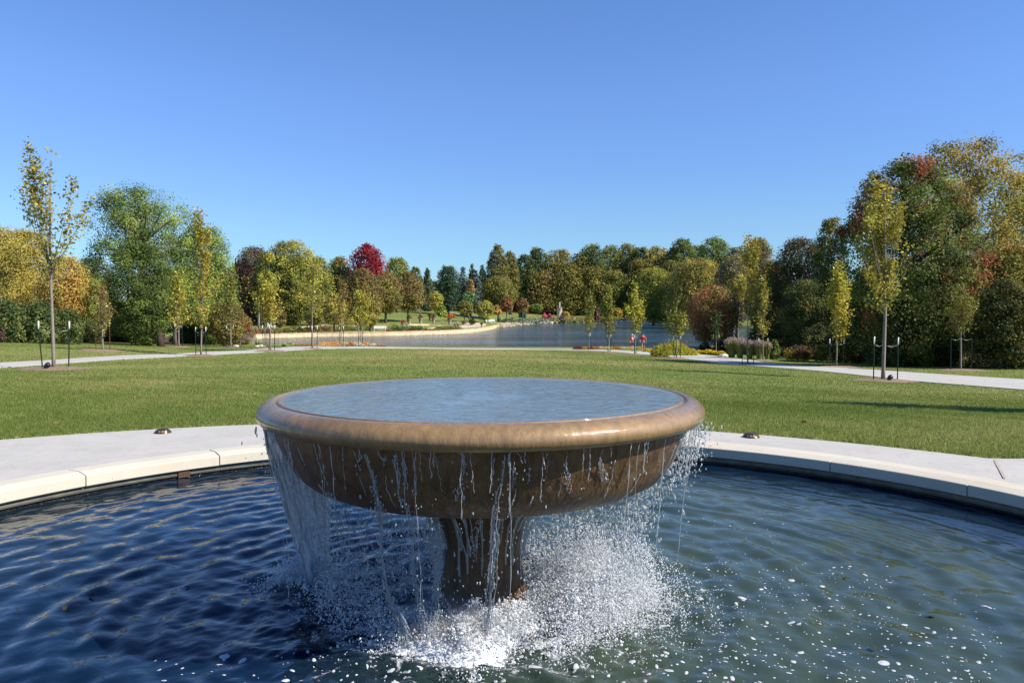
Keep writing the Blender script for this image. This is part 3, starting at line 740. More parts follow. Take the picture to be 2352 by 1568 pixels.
# ---- water that leaves the rim
def water_mat(name, white, clear, col=(.80, .86, .90)):  # white: diffuse share, standing in for light sparkling through drops and streams
    m, nt, p = new_mat(name)
    p.inputs['Base Color'].default_value = (1, 1, 1, 1); p.inputs['Roughness'].default_value = .04
    p.inputs['IOR'].default_value = 1.333; p.inputs['Transmission Weight'].default_value = 1.0
    tr = node(nt, 'ShaderNodeBsdfTransparent'); tr.inputs[0].default_value = (.97, .985, 1, 1)
    df = node(nt, 'ShaderNodeBsdfDiffuse'); df.inputs[0].default_value = (*col, 1)
    tl = node(nt, 'ShaderNodeBsdfTranslucent'); tl.inputs[0].default_value = (*col, 1)
    m0 = node(nt, 'ShaderNodeMixShader'); m0.inputs[0].default_value = .5; nt.links.new(df.outputs[0], m0.inputs[1]); nt.links.new(tl.outputs[0], m0.inputs[2])
    m1 = node(nt, 'ShaderNodeMixShader'); m1.inputs[0].default_value = clear; nt.links.new(p.outputs[0], m1.inputs[1]); nt.links.new(tr.outputs[0], m1.inputs[2])
    m2 = node(nt, 'ShaderNodeMixShader'); m2.inputs[0].default_value = white; nt.links.new(m1.outputs[0], m2.inputs[1]); nt.links.new(m0.outputs[0], m2.inputs[2])
    nt.links.new(m2.outputs[0], nt.nodes['Material Output'].inputs[0])
    n_ = noise(nt, 60, 4, .6, coord(nt, (1, 1, .35))); nt.links.new(bump(nt, n_.outputs[0], .006, .8), p.inputs['Normal'])
    return m
M_stream = water_mat('falling_water', .48, .12)
M_drop = water_mat('droplets', .60, .10)
M_splash = water_mat('white_splash', .93, .05, (.93, .95, .97))
g = np.random.default_rng(21)
def W(x, y, Y): return at(x, y, Y) - np.array([fx, fy, 0])
b = MB()
def strand(pix, r0, depth, n=26, r1=None, wav=.006, seed=0):
    """lumpy falling rope of water through points (x, y) of the photograph at a distance that eases inward"""
    gg = np.random.default_rng(seed); pix = np.array(pix, float); s = np.linspace(0, len(pix) - 1, n); idx = np.arange(len(pix))
    xs, ys = np.interp(s, idx, pix[:, 0]), np.interp(s, idx, pix[:, 1]); d0, d1 = depth
    P = np.array([W(x, y, d0 + (d1 - d0) * q / (n - 1)) for q, (x, y) in enumerate(zip(xs, ys))])
    P[:, 0] += wav * np.cumsum(gg.standard_normal(n)) * .25
    rad = r0 + ((r1 if r1 is not None else r0) - r0) * s / s[-1]
    rad = rad * (1 + .38 * gg.standard_normal(n)).clip(.35, 1.9); rad[0] = r0 * .8
    b.tube(P, rad, 6)
yf = lambda r_: fy - r_
# front ropes and forks
S = [([(838, 1040), (858, 1100), (870, 1160), (876, 1200)], .010, (3.62, 3.85), .016), ([(885, 1045), (878, 1110), (876, 1200)], .007, (3.60, 3.85), .010), ([(876, 1200), (872, 1260), (882, 1330), (905, 1400), (928, 1450), (935, 1490)], .012, (3.85, 4.0), .016),
     ([(905, 1045), (920, 1120), (938, 1190), (950, 1250)], .008, (3.58, 3.86), .010), ([(925, 1050), (945, 1130), (950, 1250)], .005, (3.56, 3.86), .007), ([(950, 1250), (950, 1320), (962, 1400), (985, 1455)], .008, (3.86, 4.0), .008),
     ([(1160, 1045), (1150, 1110), (1140, 1180), (1135, 1260), (1127, 1340), (1118, 1420), (1112, 1470)], .008, (3.50, 3.95), .012),
     ([(1062, 1035), (1066, 1060), (1058, 1110), (1055, 1150)], .004, (3.49, 3.62), .003), ([(1108, 1180), (1095, 1220), (1092, 1290)], .006, (4.0, 4.4), .006),
     ([(1000, 1180), (1010, 1220), (1012, 1290), (1000, 1350), (1005, 1410), (985, 1470)], .009, (4.1, 4.0), .009), ([(1000, 1340), (1025, 1385), (1045, 1430), (1052, 1480)], .007, (4.2, 4.0), .008), ([(1045, 1455), (1075, 1395), (1095, 1370), (1110, 1420)], .005, (4.05, 4.1), .006),
     ([(985, 1180), (992, 1240), (1004, 1330)], .012, (4.15, 4.3), .006), ([(965, 1180), (975, 1230), (998, 1300), (1006, 1350)], .007, (4.1, 4.28), .006),
     ([(1218, 1070), (1208, 1130), (1205, 1180)], .004, (3.55, 3.8), .005), ([(1300, 1060), (1303, 1100), (1300, 1140)], .004, (3.6, 3.75), .004), ([(735, 1015), (755, 1080), (762, 1140), (770, 1180)], .004, (3.85, 4.05), .004),
     ([(812, 1035), (840, 1120), (862, 1180)], .004, (3.65, 3.9), .004), ([(1182, 1060), (1176, 1130), (1186, 1200)], .004, (3.5, 3.8), .004), ([(1378, 1050), (1385, 1110)], .004, (3.68, 3.8), .004)]
ROPE = []
for q, (pix, r0, dep, r1) in enumerate(S):
    k = 9 if r0 > .007 else 3
    for e in range(k):
        f0, f1 = sorted((g.uniform(0, .75), g.uniform(.35, 1.0))) if e else (0, 1)
        a_ = np.array(pix, float); s_ = np.linspace(f0, max(f1, f0 + .2), max(3, len(pix) + 1)).clip(0, 1) * (len(pix) - 1); i_ = np.arange(len(pix))
        px = np.stack([np.interp(s_, i_, a_[:, 0]) + g.normal(0, (4.5 if r0 > .007 else 2.5) if e else 0) + g.normal(0, 1.6, len(s_)), np.interp(s_, i_, a_[:, 1])], 1)
        strand(px, r0 * g.uniform(.16, .32), (dep[0] + (dep[1] - dep[0]) * f0, dep[0] + (dep[1] - dep[0]) * min(1, f1 + .01)), r1=r1 * g.uniform(.16, .32), seed=q * 17 + e, n=34, wav=.004)
    m_ = int(45 * len(pix) * r0 / .01); u_ = g.uniform(0, 1, m_) ** .8; s_ = u_ * (len(pix) - 1); a_ = np.array(pix, float); i_ = np.arange(len(pix))
    for u, xx, yy in zip(u_, np.interp(s_, i_, a_[:, 0]), np.interp(s_, i_, a_[:, 1])):
        ROPE.append(W(xx + g.normal(0, 2.0 + 8 * u), yy, dep[0] + (dep[1] - dep[0]) * u))
# fine threads dropping from the lip in front
for q in range(64):
    a = R(270 + g.choice([-62, -38, -14, 8, 24, 47, 70]) + g.normal(0, 9)); L_ = .05 + .28 * g.uniform(0, 1) ** 1.6 if q % 6 else g.uniform(.4, 1.0); n_ = 16; z = np.linspace(.956, .956 - L_, n_); v = np.linspace(0, L_, n_)
    rr9 = 1.286 - .10 * v ** .8; aa = a + np.cumsum(g.standard_normal(n_)) * .0022
    P = np.stack([rr9 * np.cos(aa), rr9 * np.sin(aa), z], -1); b.tube(P, g.uniform(.0009, .0022) * (1 + .5 * g.standard_normal(n_)).clip(.25, 2.2), 5)
    for _ in range(int(10 * L_ + 2)): ROPE.append(P[g.integers(3, n_)] + np.array([g.normal(0, .008), g.normal(0, .006), -g.uniform(0, .25)]))
# thin rivulets clinging to the bowl, all round
bp = smooth_prof(BOWL, 6)
for q in range(70):
    a = g.uniform(0, 6.283); i0 = g.integers(2, 26); L_ = g.integers(5, 24); seg_ = bp[i0:i0 + L_]
    if len(seg_) < 4: continue
    aa = a + np.cumsum(g.standard_normal(len(seg_))) * .0022
    P = np.stack([(seg_[:, 0] + .006) * np.cos(aa), (seg_[:, 0] + .006) * np.sin(aa), seg_[:, 1]], -1)
    b.tube(P, g.uniform(.0010, .0026) * (1 + .4 * g.standard_normal(len(P))).clip(.3, 1.8), 5)
# flutes of water running off the flared top of the stem
for q in range(60):
    a = g.uniform(0, 6.283); r0 = g.uniform(.34, .46); n_ = 9; z = np.linspace(.46, g.uniform(.0, .3), n_)
    rr2 = np.interp(z, [s_[1] for s_ in STEM[::-1]], [s_[0] for s_ in STEM[::-1]]) + .012 + np.linspace(r0 - .36, 0.02, n_).clip(0)
    aa = a + np.cumsum(g.standard_normal(n_)) * .012
    b.tube(np.stack([rr2 * np.cos(aa), rr2 * np.sin(aa), z], -1), g.uniform(.003, .007), 5)
# the wide sheet falling at the left side
na2, nv2 = 46, 60
aS = np.radians(np.linspace(146, 206, na2)); vz = np.linspace(0, 1, nv2)
z_ = .957 + (WZ + .02 - .957) * vz
Ssh = []
for q, a in enumerate(aS):
    e = (q / (na2 - 1) - .5) * 2
    rr3 = 1.292 - .155 * vz ** .75
    mid = np.radians(160); a2 = a + (mid - a) * (.78 * vz ** .7)
    jj = .010 * np.sin(9 * vz + q * .7) * vz
    Ssh.append(np.stack([(rr3 + jj) * np.cos(a2), (rr3 + jj) * np.sin(a2) + .0 * vz, z_], -1))
Ssh = np.array(Ssh); P_ = Ssh.reshape(-1, 3); off = .008 * wob(P_ * (1, 1, .35), 26, 71) + .004 * wob(P_ * (1, 1, .4), 60, 72)
P_ = P_ * (1 + off[:, None] * (1, 1, 0)); n0 = len(P_)
inner = P_ * (.994, .994, 1)
i = np.arange(na2 - 1)[:, None] * nv2; j = np.arange(nv2 - 1)[None]
Fq = np.stack([i + j, i + j + 1, i + nv2 + j + 1, i + nv2 + j], -1).reshape(-1, 4)
ctr = P_[Fq].mean(1); hole = wob(ctr * (1, 1, .28), 22, 73) + .35 * np.interp(ctr[:, 2], [WZ, .2, .95], [1.2, .1, -1.6]) > 1.05
hole2 = np.zeros(len(Fq), bool)
Fq = Fq[~hole]
sh = MB(); sh.add(P_, Fq); sh.add(inner, Fq[:, ::-1])
m, nt, p = new_mat('water_sheet')
tr = node(nt, 'ShaderNodeBsdfTransparent'); tr.inputs[0].default_value = (.95, .97, 1, 1)
gl = node(nt, 'ShaderNodeBsdfGlossy'); gl.inputs['Roughness'].default_value = .06
df = node(nt, 'ShaderNodeBsdfDiffuse'); df.inputs[0].default_value = (.85, .89, .92, 1)
tl = node(nt, 'ShaderNodeBsdfTranslucent'); tl.inputs[0].default_value = (.85, .89, .92, 1)
n_ = noise(nt, 30, 5, .65, coord(nt, (1, 1, .16)), .8); bn = bump(nt, n_.outputs[0], .05, 1.0)
nt.links.new(bn, gl.inputs['Normal'])
fr = node(nt, 'ShaderNodeFresnel'); fr.inputs[0].default_value = 1.33; nt.links.new(bn, fr.inputs['Normal'])
fm = node(nt, 'ShaderNodeMath', operation='MULTIPLY_ADD'); nt.links.new(fr.outputs[0], fm.inputs[0]); fm.inputs[1].default_value = 1.2; fm.inputs[2].default_value = .04; fm.use_clamp = True
m0 = node(nt, 'ShaderNodeMixShader'); m0.inputs[0].default_value = .5; nt.links.new(df.outputs[0], m0.inputs[1]); nt.links.new(tl.outputs[0], m0.inputs[2])
m1 = node(nt, 'ShaderNodeMixShader'); nt.links.new(fm.outputs[0], m1.inputs[0]); nt.links.new(tr.outputs[0], m1.inputs[1]); nt.links.new(gl.outputs[0], m1.inputs[2])
wr = ramp(nt, n_.outputs[0], [(.40, (.12,) * 3), (.58, (.9,) * 3)])
m2 = node(nt, 'ShaderNodeMixShader'); nt.links.new(wr.outputs[0], m2.inputs[0]); nt.links.new(m1.outputs[0], m2.inputs[1]); nt.links.new(m0.outputs[0], m2.inputs[2])
nt.links.new(m2.outputs[0], nt.nodes['Material Output'].inputs[0])
M_sheet = m
o = sh.build('water_sheet', M_sheet); o.location = (fx, fy, 0)
tag(o, 'thin clear sheet of water falling from the left side of the bronze bowl', 'falling water', kind='stuff')
for q in range(9):
    a = R(g.uniform(150, 204)); z = np.linspace(.95, WZ, 22); v = (z - .957) / (WZ - .957)
    a2 = a + (R(160) - a) * .75 * v.clip(0, 1) ** .7 + np.cumsum(g.standard_normal(22)) * .0015; rr3 = 1.285 - .15 * v.clip(0, 1) ** .75
    b.tube(np.stack([rr3 * np.cos(a2), rr3 * np.sin(a2), z], -1), g.uniform(.003, .006) * (1 + .4 * g.standard_normal(22)).clip(.3, 1.8), 5)
o = b.build('water_streams', M_stream); o.location = (fx, fy, 0)
tag(o, 'ropes and rivulets of clear water pouring off the bronze bowl', 'falling water', kind='stuff')

# ---- droplets
ICO_V = []; t_ = (1 + 5 ** .5) / 2
ICO_V = np.array([(-1, t_, 0), (1, t_, 0), (-1, -t_, 0), (1, -t_, 0), (0, -1, t_), (0, 1, t_), (0, -1, -t_), (0, 1, -t_), (t_, 0, -1), (t_, 0, 1), (-t_, 0, -1), (-t_, 0, 1)]) / math.sqrt(1 + t_ * t_)
ICO_F = np.array([(0, 11, 5), (0, 5, 1), (0, 1, 7), (0, 7, 10), (0, 10, 11), (1, 5, 9), (5, 11, 4), (11, 10, 2), (10, 7, 6), (7, 1, 8), (3, 9, 4), (3, 4, 2), (3, 2, 6), (3, 6, 8), (3, 8, 9), (4, 9, 5), (2, 4, 11), (6, 2, 10), (8, 6, 7), (9, 8, 1)])
def drops(name, C_, r, stretch, mat, tilt=.12):
    n_ = len(C_); Sc = np.stack([r, r, r * stretch], 1)
    V = ICO_V[None] * Sc[:, None] * (1 + .18 * g.standard_normal((n_, 12, 1)))
    V[:, :, 0] += V[:, :, 2] * g.normal(0, tilt, n_)[:, None]; V += C_[:, None]
    F = (ICO_F[None] + (np.arange(n_) * 12)[:, None, None]).reshape(-1, 3)
    o = mesh_np(name, V.reshape(-1, 3), F, mat, smooth=True); o.location = (fx, fy, 0)
    return o
# curtain all round, thick where the bowl drips most
n_ = 36000
a = g.uniform(0, 2 * math.pi, n_); z = WZ + g.uniform(0, 1, n_) ** 1.0 * 1.12
r_edge = np.interp(z, [WZ, .3, .55, .62, .80, .97], [.90, .98, 1.04, 1.16, 1.25, 1.30])
rr4 = r_edge + g.normal(0, .055, n_) - .10 * g.uniform(0, 1, n_) ** 2 * (z < .5)
spread = (z < .62) * g.uniform(0, 1, n_); rr4 = np.where(spread > .55, rr4 - g.uniform(0, .45, n_), rr4)
ok = (z < .60) | (g.uniform(0, 1, n_) < .10)
ok |= (z < .93) & (g.uniform(0, 1, n_) < .75) & (np.abs((a - 0.02 + math.pi) % (2 * math.pi) - math.pi) < .55)
dens = .42 + .58 * np.clip(wob(np.stack([np.cos(a) * 3, np.sin(a) * 3], -1), 2.5, 91) + .4, 0, 1)
front = np.abs((a - 1.5 * math.pi + math.pi) % (2 * math.pi) - math.pi) < 1.05     # towards the camera it falls in ropes instead
ok &= (g.uniform(0, 1, n_) < dens) & (~front | (g.uniform(0, 1, n_) < .10))
a, z, rr4 = a[ok], z[ok], rr4[ok]
C_ = np.concatenate([np.stack([rr4 * np.cos(a), rr4 * np.sin(a), z], 1), np.array(ROPE)])
rD = .0029 * np.exp(g.normal(0, .42, len(C_))); rD[-len(ROPE):] = np.minimum(rD[-len(ROPE):] * .75, .0036)
o = drops('water_drops', C_, rD, g.uniform(1.2, 3.4, len(C_)), M_drop)
tag(o, 'curtain of sparkling drops falling all round beneath the bowl', 'falling water', kind='stuff')
# splash thrown up where the water lands
Cs, rs = [], []
def burst(cx, cy, n_, spread, height, size=.003):
    a = g.uniform(0, 6.283, n_); q = np.abs(g.normal(0, spread, n_)); zz = WZ + height * g.uniform(0, 1, n_) ** 2.2 * np.exp(-(q / spread) ** 2 * .35)
    Cs.append(np.stack([cx + q * np.cos(a), cy + q * np.sin(a), zz], 1)); rs.append(size * np.exp(g.normal(0, .4, n_)))
for a in np.arange(0, 360, 7.5):
    r_ = .80 + g.normal(0, .08); right = max(0, math.cos(R(a - 8))); k = 260 + 620 * right
    burst(r_ * math.cos(R(a)), r_ * math.sin(R(a)), int(k * 1.3), .13, .22 + .2 * right, .0025)
for a, r_, k in [(2, .62, 3600), (20, .7, 2400), (-18, .75, 3000), (-35, .8, 2000), (6, .9, 2400), (-28, .62, 2000), (-10, 1.0, 1500)]:
    burst(r_ * math.cos(R(a)), r_ * math.sin(R(a)), int(k * 2.0), .22, .40, .0022)
for a, r_, k in [(-20, .36, 900), (-45, .38, 900), (5, .38, 900), (-70, .40, 700)]:
    burst(r_ * math.cos(R(a)), r_ * math.sin(R(a)), k, .07, .16, .0026)
for x, y, k in [(1050, 1470, 3400), (985, 1480, 2300), (1130, 1460, 2300), (930, 1470, 1300), (1060, 1500, 1500), (1180, 1440, 1300), (685, 1325, 1300), (665, 1335, 700), (715, 1340, 800), (640, 1345, 300), (1090, 1440, 900), (760, 1370, 500)]:
    q = plane(x, y, WZ); burst(q[0] - fx, q[1] - fy, int(k * 1.5), .10, .16, .0029)
o = drops('splash_drops', np.concatenate(Cs), np.concatenate(rs), g.uniform(.8, 1.8, sum(map(len, rs))), M_splash, .5)
tag(o, 'white splashing spray thrown up where the water lands around the stem', 'splash', kind='stuff')
# churned white water
b = MB()
def churn(x, y, r_, h_, seed):
    q = plane(x, y, WZ); n1_, n2_ = 26, 12; A = np.arange(n1_) / n1_ * 6.283; Q = np.linspace(0, 1, n2_)
    X_ = q[0] - fx + r_ * Q[:, None] * np.cos(A) * (1 + .25 * np.sin(3 * A + seed)); Y_ = q[1] - fy + .62 * r_ * Q[:, None] * np.sin(A) * (1 + .2 * np.sin(4 * A + seed * 2))
    P = np.stack([X_, Y_], -1); Z_ = h_ * (1 - Q[:, None] ** 2) * (.55 + .6 * np.abs(wob(P, 38, seed)) + .3 * wob(P, 90, seed + 1)) - .012 * Q[:, None] + WZ
    i = np.arange(n2_ - 1)[:, None] * n1_; j = np.arange(n1_)[None]; k_ = (j + 1) % n1_
    b.add(np.dstack([X_, Y_, Z_]).reshape(-1, 3), np.stack([i + j, i + n1_ + j, i + n1_ + k_, i + k_], -1).reshape(-1, 4))
for q, (x, y, r_, h_) in enumerate([(1050, 1488, .25, .10), (985, 1490, .19, .08), (1120, 1474, .20, .08), (1030, 1462, .20, .09), (1090, 1510, .18, .05), (1080, 1530, .2, .02), (940, 1500, .12, .03), (1200, 1440, .12, .03), (690, 1335, .09, .03), (1290, 1400, .2, .03), (1400, 1350, .22, .04), (1330, 1300, .2, .05), (1280, 1350, .16, .05), (1160, 1400, .1, .03)]):
    churn(x, y, r_, h_, 40 + q)
m = simple('churned_foam', (0.80, 0.83, 0.85), .45, var=.2, scale=60, bumpd=.012)
o = b.build('churned_foam', m); o.location = (fx, fy, 0)
tag(o, 'mounds of churned white water at the foot of the falls', 'foam', kind='stuff')

# fine mist hanging in the splash
def mist(cx, cy, cz, rx, ry, rz, dens):
    b = MB(); b.blob((0, 0, 0), (1, 1, 1), nu=24, nv=14, amp=0); m, nt, p = new_mat('spray_mist'); nt.nodes.remove(p)
    v = node(nt, 'ShaderNodeVolumePrincipled'); v.inputs['Color'].default_value = (.97, .98, 1, 1); v.inputs['Anisotropy'].default_value = .3
    oc = coord(nt); ln = node(nt, 'ShaderNodeVectorMath', operation='LENGTH'); nt.links.new(oc, ln.inputs[0]); fo = node(nt, 'ShaderNodeMapRange'); fo.interpolation_type = 'SMOOTHSTEP'
    fo.inputs[1].default_value = 1.0; fo.inputs[2].default_value = .15; fo.inputs[3].default_value = 0; fo.inputs[4].default_value = dens; nt.links.new(ln.outputs['Value'], fo.inputs[0])
    n_ = noise(nt, 4.5, 4, .65, oc); rp = ramp(nt, n_.outputs[0], [(.40, (0,) * 3), (.62, (1,) * 3)]); mu = node(nt, 'ShaderNodeMath', operation='MULTIPLY'); nt.links.new(fo.outputs[0], mu.inputs[0]); nt.links.new(rp.outputs[0], mu.inputs[1])
    nt.links.new(mu.outputs[0], v.inputs['Density']); nt.links.new(v.outputs[0], nt.nodes['Material Output'].inputs['Volume'])
    o = b.build('spray_mist', m); o.location = (fx + cx, fy + cy, cz); o.scale = (rx, ry, rz); return o
tag(mist(-.12, -.66, -.12, .42, .24, .22, 10), 'soft white spray over the splash in front', kind='stuff')
# ------------------------------------------------------------------ bronze ground lights on the pavement
def dome_light(loc, rz, label):
    r_ = tag(empty('ground_light', loc, rz), label, 'ground light', 'bronze dome lights on the paving')
    b = MB(); b.lathe([(.105, 0), (.105, .008), (.098, .014), (.088, .03), (.066, .046), (.035, .055), (.001, .058)], 32); b.build('dome_cap', M_bronze, r_)
    for q in (-1, 0, 1):
        c = MB(); a = -math.pi / 2 + q * .42; P = []
        for zz, rr5 in ((.017, .0975), (.036, .085)):
            for da in (-.13, .13): P.append((rr5 * math.cos(a + da), rr5 * math.sin(a + da), zz))
        c.add(P, [(0, 1, 3, 2)]); c.build('lens', M_lens, r_, smooth=False)
    return r_
M_bronze = simple('dark_bronze', (0.14, 0.095, 0.065), .28, .75, var=.2)
M_lens = simple('brass_lens', (0.55, 0.32, 0.16), .2, .5, var=.1)
dome_light((-4.453, 9.944, .028), .4, 'bronze dome light on the paving left of the bowl at the grass edge')
dome_light((2.944, 9.602, .028), -.3, 'bronze dome light on the paving right of the bowl behind the coping')
# ------------------------------------------------------------------ foliage
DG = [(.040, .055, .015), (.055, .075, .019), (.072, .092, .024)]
GR_ = [(.070, .105, .021), (.095, .130, .026), (.125, .160, .033)]
BG = [(.13, .18, .032), (.165, .22, .038), (.21, .25, .042)]
OL = [(.115, .105, .023), (.150, .132, .028), (.185, .160, .033)]
OG = [(.080, .090, .020), (.115, .118, .025), (.155, .148, .030)]
GO = [(.26, .205, .038), (.33, .265, .045), (.20, .17, .032)]
GY = [(.23, .22, .035), (.30, .275, .042), (.18, .185, .032)]
OR = [(.34, .19, .045), (.42, .26, .055), (.28, .18, .045)]
RU = [(.17, .075, .03), (.23, .11, .04), (.13, .09, .035)]
RD = [(.18, .011, .018), (.25, .018, .022), (.11, .008, .013)]
BR = [(.14, .098, .034), (.18, .13, .04), (.11, .082, .028)]
PU = [(.080, .042, .038), (.10, .06, .045), (.065, .05, .032)]
BS = [(.07, .10, .09), (.09, .12, .11), (.05, .08, .07)]
GYR = [(.13, .11, .085), (.17, .15, .11)]

def leafquads(C_, size, g, up=.45, aspect=.8, out=None):
    """one small bent leaf face per point"""
    n_ = len(C_); d = g.standard_normal((n_, 3)); d[:, 2] += up * 2; d[:, 0] += up * .5; d[:, 1] -= up * .3; d = d if out is None else d + out; d /= np.linalg.norm(d, axis=1)[:, None]
    t = g.standard_normal((n_, 3)); u = np.cross(d, t); u /= np.linalg.norm(u, axis=1)[:, None] + 1e-9; v = np.cross(d, u)
    s = (size * g.uniform(.6, 1.35, n_))[:, None]
    V = np.stack([C_ - u * s * .5, C_ - v * s * .5 * aspect + d * s * .08, C_ + u * s * .5, C_ + v * s * .5 * aspect - d * s * .08], 1)
    return V.reshape(-1, 3), np.arange(n_ * 4).reshape(-1, 4)

LG = 1.6
PROF = {   # half width against height of the crown
    'round': [(0, .25), (.12, .66), (.35, .97), (.55, 1), (.75, .90), (.9, .70), (1, .36)],
    'dome': [(0, .85), (.15, 1), (.45, 1), (.7, .93), (.88, .75), (1, .42)],
    'oval': [(0, .45), (.15, .85), (.4, 1), (.65, .9), (.85, .66), (1, .25)],
    'cone': [(0, .9), (.15, 1), (.5, .62), (.8, .28), (1, .03)],
    'spread': [(0, .6), (.25, .9), (.6, 1), (.85, .7), (1, .25)],
    'column': [(0, .4), (.2, .95), (.5, 1), (.8, .75), (1, .15)],
    'bush': [(0, .8), (.3, 1), (.6, .93), (.85, .65), (1, .2)],
    'pyr': [(0, .75), (.2, 1), (.45, .88), (.7, .6), (.88, .33), (1, .05)]}

def crown_points(prof, hw, z0, z1, n_clump, n_leaf, g, clump=.26, flat=.8, shell=.55, upper=.0):
    pt = np.array(PROF[prof]); ts, rs_ = [], []
    while len(ts) < n_clump:
        t = g.uniform(0, 1); w = np.interp(t, pt[:, 0], pt[:, 1])
        if g.uniform() < w ** 1.2 + .08 and g.uniform() > upper * (1 - t):
            ts.append(t); rs_.append(w)
    ts, rs_ = np.array(ts), np.array(rs_); a = g.uniform(0, 6.283, n_clump)
    rf = shell + (1 - shell) * np.sqrt(g.uniform(0, 1, n_clump)); rf = np.where(g.uniform(0, 1, n_clump) < .22, rf * g.uniform(.1, .7, n_clump), rf)
    cr_ = clump * hw * g.uniform(.65, 1.3, n_clump)
    rad_ = np.maximum(rs_ * hw * rf - cr_ * .55, 0)
    C_ = np.stack([rad_ * np.cos(a), rad_ * np.sin(a), z0 + ts * (z1 - z0)], 1)
    C_[:, 2] = np.minimum(C_[:, 2], z1 - cr_ * .45)
    wts = cr_ ** 2; idx = g.choice(n_clump, n_leaf, p=wts / wts.sum())
    d = g.standard_normal((n_leaf, 3)); d /= np.linalg.norm(d, axis=1)[:, None]; q = g.uniform(0, 1, n_leaf) ** .42
    sp = (cr_[idx] * q * (1 + .12 * g.standard_normal(n_leaf)))[:, None]
    P = C_[idx] + d * sp * np.array([1, 1, flat])
    P[:, 2] += -.15 * np.hypot(P[:, 0], P[:, 1]) * .0
    return P, idx, C_, cr_

def tree(name, label, x, top, hw, Y, pal, shape='round', bot=None, n=None, trunk=None, clump=.26, leaf=None, mix=None, group=None, cat='tree', bark=None, dz=0.0, flat=.8, nb=None, shell=.55, upper=0., dens=1.0, limbs=9, seed=None, side=None, tilt=0.0, lx=None, lz=None, fill=.38, core=.62):
    """x, top, bot: picture columns and rows of the crown; hw: half width there; Y: distance"""
    seed = seed if seed is not None else int(abs(x) * 7 + Y * 13 + top); g = np.random.default_rng(seed)
    base = on(x if lx is None else lx, Y); m_ = Y / 1801                       # metres per picture unit
    off = at(x, 784, Y)[0] - base[0]
    H = at(x, top, Y)[2] - base[2]; HW = hw * m_
    zb = (at(x, bot, Y)[2] - base[2]) if bot is not None else H * .14
    zb = max(.0, zb)
    leaf = leaf or max(.09, 1.5 * Y / 784)
    area = (hw * .4354) * ((H - zb) / m_ * .4354) * 1.45
    nl = int(n or min(60000, max(900, dens * 7.5 * area / (leaf * 784 / Y) ** 2 / .4)))
    ncl = nb or int(np.clip(nl / 45, 46, 300))
    P, idx, C_, cr_ = crown_points(shape, HW, zb, H, ncl, nl, g, clump, flat, shell, upper)
    if fill:                                                # leaves spread evenly through the outer crown close the gaps between the clumps
        pt = np.array(PROF[shape]); nf = int(nl * fill); t = g.uniform(0, 1, nf * 3); w_ = np.interp(t, pt[:, 0], pt[:, 1]); t = t[g.uniform(0, 1, nf * 3) < w_ * .9][:nf]; nf = len(t)
        a_ = g.uniform(0, 6.283, nf); w_ = np.interp(t, pt[:, 0], pt[:, 1]); rr_ = w_ * HW * (.22 + (core + .12) * g.uniform(0, 1, nf) ** .7) * (1 + .10 * np.sin(a_ * 5 + t * 9 + seed) + .05 * g.standard_normal(nf))
        sel = g.choice(nl, nf, replace=False); P[sel] = np.stack([rr_ * np.cos(a_), rr_ * np.sin(a_), zb + t * (H - zb) * .985], 1)
        dd = ((P[sel][:, None, :] - C_[None]) ** 2).sum(2) if nf * ncl < 9e6 else None
        if dd is not None: idx[sel] = dd.argmin(1)
    P[:, 0] += off; C_[:, 0] += off
    pal = np.array(pal); pc = pal[g.integers(0, len(pal), ncl)]
    if mix is not None:                                     # (palette, share, where) a second colour of leaf
        p2 = np.array(mix[0]); hit_ = g.uniform(0, 1, ncl) < mix[1]
        if len(mix) > 2:
            rel = (C_ - np.array([off, 0, zb])) / np.array([HW, HW, max(.1, H - zb)])
            hit_ = g.uniform(0, 1, ncl) < mix[1] * np.clip(mix[2](rel[:, 0], rel[:, 2]), 0, 3)
        pc = np.where(hit_[:, None], p2[g.integers(0, len(p2), ncl)], pc)
    lc = pc[idx] * np.exp(g.normal(0, .13, (ncl, 1)))[idx] * np.exp(g.normal(0, .12, (nl, 1))) * (1 + .04 * g.standard_normal((nl, 3)))
    cc_ = np.array([off, 0, zb + (H - zb) * .45]); o1 = P - C_[idx]; o1 /= np.linalg.norm(o1, axis=1)[:, None] + 1e-6; o2 = (P - cc_) / np.array([HW, HW, (H - zb) * .55]); o2 /= np.linalg.norm(o2, axis=1)[:, None] + 1e-6
    V, F = leafquads(P, leaf, g, .35, .8, o1 * 1.1 + o2 * .9); lc = (lc * .94 + lc.mean(1, keepdims=True) * .06) * LG
    root = tag(empty(name, base), label, cat, group)
    mesh_np('crown', V, F, M_leaf, root, np.clip(lc, .002, .9))
    # trunk and limbs
    if trunk != 0:
        b = MB(); tr_ = trunk or np.clip(H * .022, .05, .45); n_ = 9
        top_z = zb + (H - zb) * .72; s = np.linspace(0, 1, n_)
        w = np.stack([off * s ** 1.3 + .03 * H * np.sin(s * 4 + seed) * s, .02 * H * np.cos(s * 3.3 + seed) * s, s * top_z], -1); w[0, 2] = -.15
        rad_ = tr_ * (1.25 - s) ** .8; rad_[0] *= 1.35
        b.tube(w, rad_ * np.where(s > .99, .4, 1), 8)
        for c in C_[g.choice(ncl, min(limbs, ncl), replace=False)]:
            k = int(np.clip(np.searchsorted(w[:, 2], c[2] * .62 + zb * .2), 2, n_ - 2)); p0 = w[k]
            mid = (p0 + c) / 2 + np.array([0, 0, -.03 * H]) * g.uniform(-1, 1)
            q = np.linspace(0, 1, 6)[:, None]; L = p0 * (1 - q) ** 2 + 2 * mid * q * (1 - q) + c * q ** 2
            b.tube(L, np.linspace(rad_[k] * .5, rad_[k] * .10 + .008, 6), 5, cap=False)
        b.build('trunk', bark or M_bark, root)
